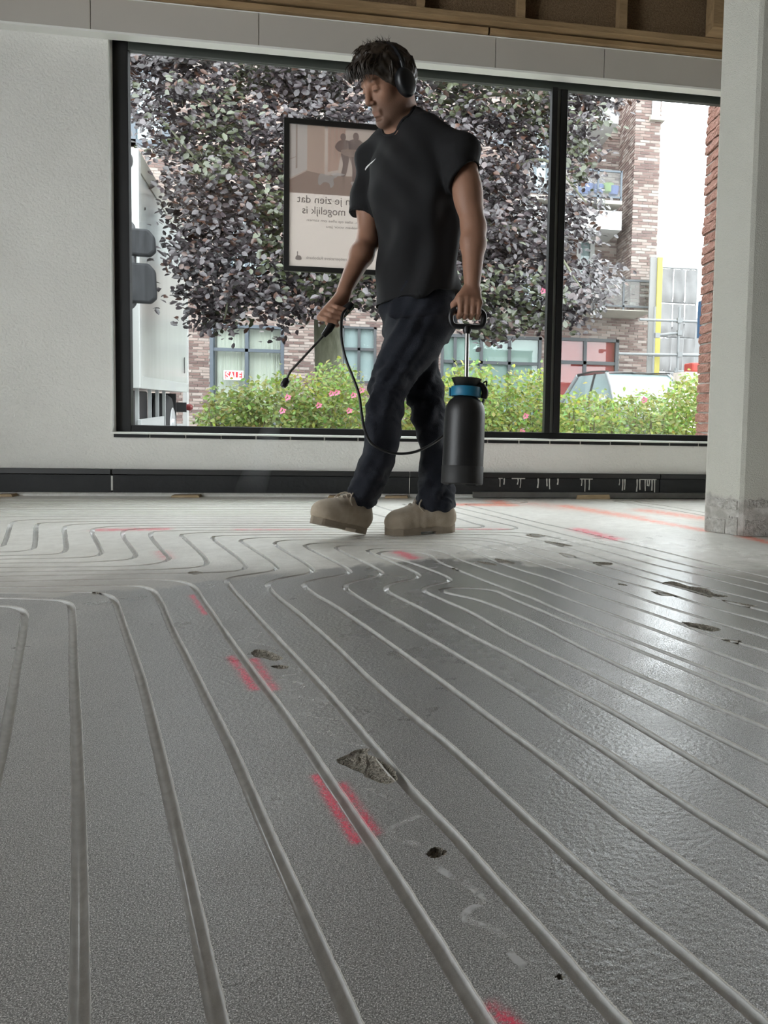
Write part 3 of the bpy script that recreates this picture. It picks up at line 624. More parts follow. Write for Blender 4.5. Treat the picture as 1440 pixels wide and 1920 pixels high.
# column in front of the wall
COLM = bpy.data.materials.new('sprayed_plaster'); COLM.use_nodes = True
def column_material(M):
    nt = M.node_tree; b = nt.nodes['Principled BSDF']; L = nt.links.new
    tc = nt.nodes.new('ShaderNodeTexCoord'); n = nt.nodes.new('ShaderNodeTexNoise'); n.inputs['Scale'].default_value = 260; n.inputs['Detail'].default_value = 3; L(tc.outputs['Object'], n.inputs['Vector'])
    s = nt.nodes.new('ShaderNodeSeparateXYZ'); L(tc.outputs['Object'], s.inputs[0])
    n2 = nt.nodes.new('ShaderNodeTexNoise'); n2.inputs['Scale'].default_value = 22; n2.inputs['Detail'].default_value = 7; L(tc.outputs['Object'], n2.inputs['Vector'])
    a = nt.nodes.new('ShaderNodeMath'); a.operation = 'MULTIPLY_ADD'; L(n2.outputs[0], a.inputs[0]); a.inputs[1].default_value = .10; L(s.outputs[2], a.inputs[2])
    mr = nt.nodes.new('ShaderNodeMapRange'); mr.inputs[1].default_value = .185; mr.inputs[2].default_value = .20; L(a.outputs[0], mr.inputs[0])
    c1 = nt.nodes.new('ShaderNodeValToRGB'); c1.color_ramp.elements[0].position = .4; c1.color_ramp.elements[1].position = .6; c1.color_ramp.elements[0].color = (.42, .40, .36, 1); c1.color_ramp.elements[1].color = (.66, .64, .60, 1); L(n2.outputs[0], c1.inputs[0])
    mx = nt.nodes.new('ShaderNodeMix'); mx.data_type = 'RGBA'; L(mr.outputs[0], mx.inputs[0]); L(c1.outputs[0], mx.inputs[6]); mx.inputs[7].default_value = (.62, .61, .54, 1); L(mx.outputs[2], b.inputs['Base Color'])
    b.inputs['Roughness'].default_value = .85; bp = nt.nodes.new('ShaderNodeBump'); bp.inputs['Strength'].default_value = .7; bp.inputs['Distance'].default_value = .004
    ad = nt.nodes.new('ShaderNodeMath'); ad.operation = 'MULTIPLY_ADD'; L(mr.outputs[0], ad.inputs[0]); ad.inputs[1].default_value = 1.0; L(n.outputs[0], ad.inputs[2]); L(ad.outputs[0], bp.inputs['Height']); L(bp.outputs[0], b.inputs['Normal'])
column_material(COLM)
A, B = onfloor(1320, 995), onfloor(1388, 1005)
pol = [(A[0], A[1]), (B[0]-.008, B[1]+.004), (B[0]+.008, B[1]-.004), (1.56, 2.665), (1.66, 2.79), (1.66, 3.02), (1.58, 3.12), (1.36, 3.12), (1.25, 3.02)]
colm = MB().prism([(x, y, 0) for x, y in pol], (0, 0, 2.69)).build('column', COLM, bevel=.004); tag(colm, 'rough plastered column with chipped base at the right edge', kind='structure')
PLAS = mat('plaster_patch', (.62, .60, .56), .85, color2=(.42, .40, .36), vscale=50, bump=.8, bscale=90)
def patch(u0, u1, z0, z1, P0, P1, seed):
    d = np.array([P1[0]-P0[0], P1[1]-P0[1]]); nn = nrm(np.array([d[1], -d[0], 0]))[:2]
    if nn @ np.array([-P0[0], -P0[1]]) < 0: nn = -nn
    top = []; k = 14
    for i in range(k+1):
        u = u0+(u1-u0)*i/k; top.append((u, z1+.012*mnoise.noise(Vector((i*.8, seed, 0)))))
    for i in range(k+1):
        u = u1-(u1-u0)*i/k; top.append((u, z0+(.010*mnoise.noise(Vector((i*.9, seed, 7))) if z0 > .01 else 0)))
    P = [(P0[0]+d[0]*u-nn[0]*.002, P0[1]+d[1]*u-nn[1]*.002, max(z, .001)) for u, z in top]
    MB().prism(P, (nn[0]*.006, nn[1]*.006, 0)).build('plaster_patch', PLAS, colm, bevel=.0012)
patch(.04, .62, .001, .055, pol[0], pol[1], 1); patch(.70, .98, .001, .07, pol[0], pol[1], 2); patch(.05, .95, .10, .135, pol[0], pol[1], 3)
patch(.02, .55, .001, .06, pol[2], pol[3], 4); patch(.05, .5, .11, .14, pol[2], pol[3], 5)
# poster on the window, seen from behind
def poster():
    tl, bl = onY(533, 221, 3.872), onY(531, 508, 3.872); X0, Z1, Z0 = tl[0], tl[2], bl[2]; Yp = 3.872
    X1 = X0+(Z1-Z0)*.735; r = empty('window_poster', (X0, Yp, Z0)); tag(r, 'black framed translucent poster in the window seen from behind, lettering mirrored', 'poster')
    W, H = X1-X0, Z1-Z0; PB = mat('poster_frame_black', (.006, .006, .006), .4); bw = .026
    for a, b in (((0, -.012, 0), (W, .012, bw)), ((0, -.012, H-bw), (W, .012, H)), ((0, -.012, bw), (bw, .012, H-bw)), ((W-bw, -.012, bw), (W, .012, H-bw))): box('frame_bar', a, b, PB, r, .001)
    def pm(name, c, tr=.75):
        M = mat(name, c, .5); nt = M.node_tree; b = nt.nodes['Principled BSDF']; t = nt.nodes.new('ShaderNodeBsdfTranslucent'); t.inputs[0].default_value = (*c, 1); mx = nt.nodes.new('ShaderNodeMixShader'); mx.inputs[0].default_value = tr
        b.inputs['Emission Color'].default_value = (*c, 1); b.inputs['Emission Strength'].default_value = .15; nt.links.new(b.outputs[0], mx.inputs[1]); nt.links.new(t.outputs[0], mx.inputs[2]); nt.links.new(mx.outputs[0], nt.nodes['Material Output'].inputs[0]); return M  # small even glow added to sheet and print colours to brighten them
    PW = pm('poster_paper', (.62, .575, .545)); box('sheet', (bw, -.002, bw), (W-bw, .002, H-bw), PW, r)
    y = -.0024
    def flat(name, pts, M, dy=0): # pts as fractions (0..1) of the picture
        o = MB().add([(bw+(W-2*bw)*u, y-dy, bw+(H-2*bw)*v) for u, v in pts], [tuple(range(len(pts)))]); me = o.mesh(name); 
        if me.polygons[0].normal.y > 0: me.flip_normals()
        return link(name, me, M, r)
    c = lambda a: (a[0], a[1], a[2])
    P1 = pm('print_wall', (0.62, 0.56, 0.53)); P2 = pm('print_window', (0.80, 0.80, 0.80)); P3 = pm('print_floor', (0.53, 0.45, 0.41)); P4 = pm('print_dark', (0.41, 0.36, 0.35)); P5 = pm('print_wood', (0.75, 0.62, 0.56)); P6 = pm('print_fur', (0.80, 0.80, 0.80)); PG = pm('print_grey', (.30, .27, .26), .5); P7 = pm('print_light_wall', (0.75, 0.65, 0.59))
    b_ = .52
    flat('print', [(0, b_), (1, b_), (1, 1), (0, 1)], P1); flat('print', [(0, b_), (1, b_), (1, .66), (.34, .66), (.17, .68), (0, .61)], P3, .0002)
    flat('print', [(0, .62), (.17, .69), (.17, 1), (0, 1)], P2, .0004); flat('print', [(.06, .69), (.075, .695), (.075, 1), (.06, 1)], P1, .0006); flat('print', [(0, .75), (.06, .77), (.06, .775), (0, .755)], P1, .0007); flat('print', [(.17, .68), (.34, .66), (.34, 1), (.17, 1)], P7, .0004)
    flat('print', [(.37, .68), (.47, .70), (.55, 1), (.37, 1)], P5, .0004)
    for u in (.39, .43, .47): flat('print', [(u, .78), (u+.012, .78), (u+.012, 1), (u, 1)], P7, .0006)
    # two people with a dog, as soft printed shapes
    def blob(pts, M, dy): flat('print', [tuple(p) for p in catmull([np.array(p) for p in pts], 5, True)], M, dy)
    for cx, cy, rx, ry in ((.52, .935, .028, .026), (.645, .945, .030, .028)): blob([(cx+rx*math.cos(a), cy+ry*math.sin(a)) for a in np.linspace(0, 6.28, 9)[:-1]], P4, .0010)
    blob([(.47, .90), (.53, .915), (.60, .90), (.61, .86), (.55, .83), (.48, .83), (.44, .86)], P4, .0008); blob([(.58, .91), (.66, .925), (.72, .90), (.73, .84), (.66, .82), (.58, .84)], P4, .0009)
    blob([(.50, .84), (.70, .85), (.82, .84), (.84, .82), (.72, .805), (.52, .81)], P7, .0011)
    blob([(.50, .82), (.58, .82), (.57, .74), (.54, .66), (.50, .66), (.52, .74)], P4, .0008); blob([(.58, .82), (.66, .82), (.65, .73), (.66, .62), (.62, .615), (.61, .73)], P4, .0009); blob([(.60, .62), (.67, .62), (.66, .60), (.61, .598)], P6, .0010)
    blob([(.28, .64), (.30, .665), (.36, .66), (.42, .655), (.47, .665), (.46, .65), (.43, .635), (.43, .59), (.40, .57), (.385, .60), (.33, .605), (.30, .585), (.28, .59)], P6, .0010); blob([(.40, .665), (.46, .68), (.54, .67), (.50, .66), (.44, .655)], P6, .0012)
    TX = (math.pi/2, 0, 0)
    def mt(body, size, uR, v, width): text_mesh(body, size, (bw+(W-2*bw)*uR, y-.001, bw+(H-2*bw)*v), TX, PG, 'lettering', r, True, .0002, width)
    U = W-2*bw
    mt('We laten je zien dat', .052, .945, .455, U*.87); mt('er meer mogelijk is', .052, .905, .378, U*.78)
    mt('verbouwen, alles op alles om samen', .018, .87, .325, U*.70); mt('te maken voor jou', .018, .74, .285, U*.38)
    mt('de coöperatieve Rabobank', .021, .62, .055, U*.46)
    blob([(.06, .05), (.12, .05), (.11, .075), (.085, .08), (.085, .105), (.075, .105), (.075, .078), (.065, .07)], PG, .001)
poster()
# ================================================================ outside
ZG = -.40
GR = mat('paving', (.22, .21, .20), .85, var=.15, vscale=3, bump=.2, bscale=30)
GRV = MB().add([(-30, YW+.3, ZG), (40, YW+.3, ZG), (40, 60, ZG), (-30, 60, ZG)], [(0, 1, 2, 3)]).build('street_ground', GR); tag(GRV, 'pale paved street outside the shop window', kind='structure')
# ---- red brick pier right outside the window
MORT = mat('grey_mortar', (.30, .28, .255), .9, bump=.5, bscale=120)
RB = mat('red_brick', (.19, .075, .053), .85, color2=(.29, .165, .125), vscale=9, bump=1.0, bscale=70)
def brick_mesh(name, L, D, H, seed, jit=.004):
    r = random.Random(seed); nx = 4; v = []; f = []
    b = MB(); me = None
    # box with chipped corners: a subdivided front edge
    xs = [-L/2, -L/2+.012, -L/6, L/6, L/2-.012, L/2]; zs = [0, .010, H-.010, H]
    for iy, y in enumerate((0, D)):
        for z_i, z in enumerate(zs):
            for x_i, x in enumerate(xs):
                e = (x_i in (0, 5)) + (z_i in (0, 3)); yy = y+(r.uniform(-jit, jit)+e*.004 if iy == 0 else 0); v.append((x+r.uniform(-jit, jit)*.4, yy, z+r.uniform(-jit, jit)*.4))
    nxs, nzs = len(xs), len(zs); idx = lambda iy, zi, xi: iy*nxs*nzs+zi*nxs+xi
    for zi in range(nzs-1):
        for xi in range(nxs-1):
            f.append((idx(0, zi, xi), idx(0, zi, xi+1), idx(0, zi+1, xi+1), idx(0, zi+1, xi))); f.append((idx(1, zi, xi), idx(1, zi+1, xi), idx(1, zi+1, xi+1), idx(1, zi, xi+1)))
    for zi in range(nzs-1):
        f.append((idx(0, zi, 0), idx(0, zi+1, 0), idx(1, zi+1, 0), idx(1, zi, 0))); f.append((idx(0, zi, nxs-1), idx(1, zi, nxs-1), idx(1, zi+1, nxs-1), idx(0, zi+1, nxs-1)))
    for xi in range(nxs-1):
        f.append((idx(0, 0, xi), idx(1, 0, xi), idx(1, 0, xi+1), idx(0, 0, xi+1))); f.append((idx(0, nzs-1, xi), idx(0, nzs-1, xi+1), idx(1, nzs-1, xi+1), idx(1, nzs-1, xi)))
    return MB().add(v, f).mesh(name)
pe = onY(1320, 815, 4.35); PX = pe[0]+.02; PY = 4.12
pier = MB().box((PX+.012, PY+.012, ZG), (PX+.46, PY+.42, 3.4)).build('brick_pier', MORT); tag(pier, 'rough red brick pier outside right end of the window', 'brick pier')
bms = [brick_mesh('brick', .21, .09, .052, 40+i, .007) for i in range(5)]; bme = [brick_mesh('brick', .10, .09, .052, 60+i, .007) for i in range(4)]
for me_ in bms+bme: me_.materials.append(RB)
nb = 0
for k in range(62):
    z = ZG+.005+k*.0615
    if z > 3.3: break
    for j in range(2):            # bricks of the face turned to the window
        off = .0 if k % 2 else .11; x = PX+.105+off+j*.222
        if k % 2 == 0 and j == 0:
            o = bpy.data.objects.new('brick', random.choice(bme)); COL.objects.link(o); o.parent = pier; o.location = (PX+.05, PY, z)
        o = bpy.data.objects.new('brick', random.choice(bms)); COL.objects.link(o); o.parent = pier; o.location = (x+random.uniform(-.003, .003), PY+random.uniform(-.004, .006), z)
    for j in range(2):            # the end face
        off = .10 if k % 2 else 0; o = bpy.data.objects.new('brick', random.choice(bms)); COL.objects.link(o); o.parent = pier
        o.rotation_euler = (0, 0, -math.pi/2); o.location = (PX+random.uniform(-.006, .004), PY+.105+off+j*.222 if not (k % 2 and j == 1) else PY+.327, z)
# ---- the apartment building across the street
YB = 17.3
LBR = attr_mat('facade_brick', .9, .2)
LMOR = mat('facade_mortar', (.28, .255, .23), .9)
FRG = mat('slate_frame', (.065,.08,.098), .5); FRD = mat('dark_frame', (.055, .06, .065), .5); CON = mat('pale_concrete', (.30, .28, .24), .85, var=.06, vscale=2); WHT = mat('white_render', (.42, .42, .41), .8)
bld = empty('apartment_building', (0, YB, ZG)); tag(bld, 'pale brown brick apartment building with balconies behind the tree', 'building')
def lc(p): return (float(p[0]), float(p[1])-YB, float(p[2])-ZG)
def bx_(name, a, b, m, parent=bld, bevel=0.0): return MB().box(lc(a), lc(b)).build(name, m, parent, bevel=bevel)
def rect(xl, yt, xr, yb, Y=YB):
    a, b = onY(xl, yt, Y), onY(xr, yb, Y); return a[0], b[0], b[2], a[2]  # x0,x1,z0,z1
HOLES = []
def window_(px, cols, rows, fm, glassm, depth=.18, fw_=.06, Y=YB, back=None):
    x0, x1, z0, z1 = rect(*px, Y=Y); z0 = max(z0, ZG+.05); HOLES.append((x0, x1, z0, z1, Y))
    wn = bx_('window', (x0, Y+.10, z0), (x1, Y+.11, z1), back or glassm)
    for (a, b) in (((x0, z0), (x1, z0+fw_)), ((x0, z1-fw_), (x1, z1)), ((x0, z0), (x0+fw_, z1)), ((x1-fw_, z0), (x1, z1))): bx_('window_frame', (a[0], Y+.0, a[1]), (b[0], Y+.16, b[1]), fm, None).parent = wn
    for c in cols: xx = x0+(x1-x0)*c; o = bx_('mullion', (xx-fw_/2, Y+.02, z0), (xx+fw_/2, Y+.14, z1), fm, None); o.parent = wn
    for r_ in rows: zz = z0+(z1-z0)*r_; o = bx_('transom', (x0, Y+.02, zz-fw_/2), (x1, Y+.14, zz+fw_/2), fm, None); o.parent = wn
    o = bx_('pane', (x0, Y+.06, z0), (x1, Y+.07, z1), glassm, None); o.parent = wn
    return wn, (x0, x1, z0, z1)
SKYG = glass_mat('shop_glass', (.93, .96, .96), 0.02, 1.5, 1.0)
def backm(n, c): return mat(n, c, .9)
CURT = mat('pale_curtain', (.85, .84, .76), .9)
PALEW = backm('pale_room', (.34,.385,.385)); GREENW = backm('green_room', (.27,.335,.30)); REDW = backm('red_room', (.33,.06,.053)); SKYREF = backm('sky_reflection', (.55,.61,.65))  # SKYREF: sky reflection in the panes, put into the colour behind them
window_((238, 127, 319, 280), (), (.985,), FRG, SKYG, back=SKYREF, fw_=.16)
wS, rS = window_((393, 606, 532, 800), (.49,), (.75,), FRG, SKYG, back=backm('shop_dim', (.30,.31,.30)), fw_=.07)
# pleated curtain behind the SALE window
def pleats(name, x0, x1, z0, z1, Y, m, parent, n=60, amp=.035):
    vs = []; 
    for i in range(n*4+1):
        x = x0+(x1-x0)*i/(n*4); y = Y+amp*math.sin(i*1.55+.6*math.sin(i*.37))
        vs += [lc((x, y, z0)), lc((x, y, z1))]
    o = MB().add(vs, [(2*i, 2*i+2, 2*i+3, 2*i+1) for i in range(n*4)]).build(name, m, None, smooth=180); o.parent = parent
# the back wall of that window is set deeper so that the curtain hangs in front of it
wS.location.y += .25
for ch in wS.children: ch.location.y -= .25
pleats('curtain', rS[0]+.1, rS[0]+(rS[1]-rS[0])*.93, rS[2], rS[3]-.08, YB-.03, CURT, wS)
window_((827, 625, 1012, 800), (.14, .40, .68), (.70,), FRD, SKYG, back=GREENW, fw_=.07)
window_((1035, 631, 1156, 800), (.50,), (.72,), FRD, SKYG, back=REDW, fw_=.08)
window_((640, 610, 705, 720), (.5,), (.6,), FRD, SKYG, back=PALEW)
window_((425, 400, 500, 520), (.5,), (), FRG, SKYG, back=SKYREF, fw_=.1); window_((560, 330, 650, 520), (.5,), (), FRG, SKYG, back=SKYREF, fw_=.1); window_((690, 160, 790, 300), (.5,), (), FRG, SKYG, back=SKYREF, fw_=.1)
window_((915, 205, 960, 275), (.5,), (), FRG, SKYG, back=SKYREF, fw_=.1); window_((1002, 210, 1030, 360), (), (.5,), FRG, SKYG, back=SKYREF, fw_=.08); window_((980, 505, 1012, 600), (), (), FRG, SKYG, back=SKYREF, fw_=.08)
window_((1083, 410, 1112, 575), (), (), WHT, SKYG, back=PALEW, fw_=.1)
# sunken loggia wall, tower, slabs
def facade(name, x0, x1, z0, z1, Y, flipx=None, hl=()):
    """wall backing with holes left out as strips"""
    m_ = MB(); xsx = sorted({x0, x1, *[max(x0, min(x1, v)) for h in hl for v in h[:2]]}); zsz = sorted({z0, z1, *[max(z0, min(z1, v)) for h in hl for v in h[2:4]]})
    for a, b in zip(xsx[:-1], xsx[1:]):
        for c, d in zip(zsz[:-1], zsz[1:]):
            mxx, mzz = (a+b)/2, (c+d)/2
            if any(h[0] < mxx < h[1] and h[2] < mzz < h[3] for h in hl): continue
            m_.box(lc((a, Y+.012, c)), lc((b, Y+.30, d)))
    return m_.build(name, LMOR, bld)
hl = [h for h in HOLES if h[4] == YB]
FX0 = onY(150, 300, YB)[0]; FX1 = onY(1226, 600, YB)[0]; FZ1 = 8.3
facade('wall_backing', FX0, FX1, ZG, FZ1, YB, hl=hl)
TY = YB-1.25; tx0 = onY(1186, 400, TY)[0]; tx1 = onY(1222, 600, TY)[0]-.18; tz0 = onY(1200, 1, TY)[2]
tb0 = onY(1200, 583, TY)[2]
MB().box(lc((tx0+.012, TY+.012, tb0)), lc((tx1+.25, YB+.3, FZ1))).build('tower_backing', LMOR, bld)
# bricks
pal = [(.150, .102, .090), (.195, .145, .128), (.122, .083, .076), (.262, .213, .190), (.230, .180, .160), (.275, .232, .21), (.142, .10, .09)]
stuff = MB(); near = []
def brick_face(x0, x1, z0, z1, Y, axis='x', hl=(), bl=.21, bh=.05, jt=.0125):
    k = 0; z = z0
    while z < z1:
        u = x0-(0 if k % 2 else bl/2)+random.uniform(-.03, .03)
        while u < x1:
            a, b = max(u, x0), min(u+bl, x1); z_t = z+bh
            for h in hl:
                if h[2]-.01 < z+bh/2 < h[3]+.01:
                    if a < h[0] < b and (a+b)/2 < h[0]: b = h[0]-.004
                    elif a < h[0] < b: b = h[0]-.004
                    elif a < h[1] < b: a = h[1]+.004
            if b-a > .03 and not any(h[0]-.002 < (a+b)/2 < h[1]+.002 and h[2]-.01 < z+bh/2 < h[3]+.01 for h in hl):
                c = random.choice(pal); f_ = random.uniform(.85, 1.15); c = tuple(q*f_ for q in c)
                y_ = random.uniform(-.006, .004)
                if axis == 'x': A_, B_ = (a, Y+y_, z), (b, Y+.03, z_t)
                else: A_, B_ = (Y+y_, a, z), (Y+.03, b, z_t)
                near.append((A_, B_, c, axis))
            u += bl+jt
        z += bh+jt; k += 1
brick_face(FX0, FX1, ZG, FZ1, YB, hl=hl)
nfac = len(near)
brick_face(tx0, tx1+.25, tb0, FZ1, TY); brick_face(TY+.03, YB, tb0, FZ1, tx0, 'y')
tower = sorted(range(nfac, len(near)), key=lambda i: abs(near[i][0][2]-4.2)); solo = set(tower[:300])
um = MB().box((-.5, 0, -.5), (.5, 1, .5)).mesh('brick')
BM = {}
for ci, c in enumerate(pal): BM[ci] = mat('facade_brick_tone_%d' % ci, c, .9, var=.12, vscale=3)
ums = []
for ci in range(len(pal)):
    u_ = um.copy(); u_.materials.append(BM[ci]); ums.append(u_)
for i, (A_, B_, c, ax) in enumerate(near):
    if i in solo:
        ci = min(range(len(pal)), key=lambda q: sum((pal[q][t]-c[t])**2 for t in range(3)))
        o = bpy.data.objects.new('brick', ums[ci]); COL.objects.link(o); o.parent = bld
        o.location = lc(((A_[0]+B_[0])/2, A_[1], (A_[2]+B_[2])/2)); o.scale = (B_[0]-A_[0], B_[1]-A_[1], B_[2]-A_[2])
    else:
        (x0_, y0_, z0_), (x1_, y1_, z1_) = lc(A_), lc(B_)
        v = [(x0_,y0_,z0_),(x1_,y0_,z0_),(x1_,y1_,z0_),(x0_,y1_,z0_),(x0_,y0_,z1_),(x1_,y0_,z1_),(x1_,y1_,z1_),(x0_,y1_,z1_)]
        stuff.add(v, [(0,3,2,1),(4,5,6,7),(0,1,5,4)]+([(3,0,4,7)] if ax == 'y' else [(1,2,6,5),(3,0,4,7)]), c)
so = stuff.build('brickwork', LBR, bld); so['kind'] = 'stuff'
# balconies between the trunk side and the tower
def slab(xl, xr, yt, yb, Y0, name='balcony_slab', m=CON):
    a, b = onY(xl, yt, Y0), onY(xr, yb, Y0); return bx_(name, (a[0], Y0, b[2]), (b[0], YB, a[2]), m, bevel=.01), a[0], b[0], a[2]
def railing(x0, x1, z0, z1, Y, m, post=5, glass=None, parent=None):
    o = bx_('railing_rail', (x0, Y, z1-.04), (x1, Y+.05, z1), m, None); o.parent = parent; o = bx_('railing_rail', (x0, Y, z0+.06), (x1, Y+.05, z0+.10), m, None); o.parent = parent
    for i in range(post):
        x = x0+(x1-x0)*i/(post-1); o = bx_('railing_post', (x-.02, Y, z0), (x+.02, Y+.05, z1), m, None); o.parent = parent
    if glass: o = bx_('railing_glass', (x0, Y+.02, z0+.1), (x1, Y+.03, z1-.04), glass, None); o.parent = parent
BY = TY-.15
RG = glass_mat('railing_glass', (.93, .96, .96), .02, 1.45, .7)
s1, a, b, z = slab(960, 1224, 571, 585, BY); railing(a+.05, b-.05, z, onY(1100, 519, BY)[2], BY+.05, FRD, 6, RG, s1)
s2, a, b, z = slab(985, 1167, 364, 384, BY); railing(a+.05, b-.02, z, onY(1100, 314, BY)[2], BY+.05, FRG, 5, RG, s2)
o = bx_('balcony_soffit', (a, BY+.02, z-.62), (b, YB, z-.22), WHT, None); o.parent = s2
s3, a, b, z = slab(1090, 1160, 207, 232, BY, 'balcony_slab', WHT)
bx_('balcony_parapet', (a-.4, BY+.05, z), (b-.1, BY+.12, z+.35), WHT)
YEL = mat('yellow_post', (.85, .48, .06), .5)
c_ = onY(1108, 190, BY); bx_('balcony_chair', (c_[0]-.06, BY+.2, z), (c_[0]+.08, BY+.3, z+.55), YEL, bevel=.02)
q0 = onY(1222, 220, TY); bx_('tower_window', (q0[0], TY-.05, q0[2]), (onY(1236, 220, TY)[0], TY+.2, q0[2]+1.1), SKYREF); bx_('window_sill', (q0[0]-.06, TY-.12, q0[2]-.09), (onY(1240, 220, TY)[0]+.05, TY+.2, q0[2]), CON)
for (px_, py_) in ((1094, 356), (1102, 352), (1122, 354), (1140, 352), (1150, 357)):   # plants and pots seen through the glass rail
    p_ = onY(px_, py_, BY+.4); m_ = MB().lathe([(.02, 0), (.10, .02), (.13, .2), (.02, .22)], lc((p_[0], BY+.4, z if False else p_[2]-.12)), n=10); m_.build('balcony_pot', backm('pot_blue', (.08, .10, .22)) if px_ % 4 else backm('pot_plant', (.16, .22, .08)), bld, smooth=60)
# ---- SALE sign hanging in the shop window
sx0, sx1, sz0, sz1 = rect(419, 694, 456, 713)
RED = mat('sale_red', (.50, .02, .03), .6); WT = mat('sale_white', (.62, .62, .61), .6)
sg = MB().box((0, 0, 0), (sx1-sx0, .02, sz1-sz0)).build('sale_sign', WT); sg.location = (sx0, YB+.03, sz0); tag(sg, 'red SALE sign hanging in the curtained shop window', 'sign')
W_, H_ = sx1-sx0, sz1-sz0
box('sign_face', (.03, -.004, .03), (W_-.03, 0, H_-.03), RED, sg)
text_mesh('SALE', H_*.92, (.045, -.007, H_*.17), (math.pi/2, 0, 0), WT, 'lettering', sg, False, .002, W_-.09, .005)
# ---- white post at the corner behind the truck
p0 = onY(349, 600, 14.5); wp = MB().box((p0[0]-.035, 14.4, ZG), (p0[0]+.04, 14.5, onY(349, 592, 14.5)[2])).build('white_post', WHT); tag(wp, 'slim white post standing behind the rear of the truck', 'post')
box('post_cap', (p0[0]-.04, 14.39, onY(349, 592, 14.5)[2]), (p0[0]+.045, 14.51, onY(349, 589, 14.5)[2]), FRD, wp)
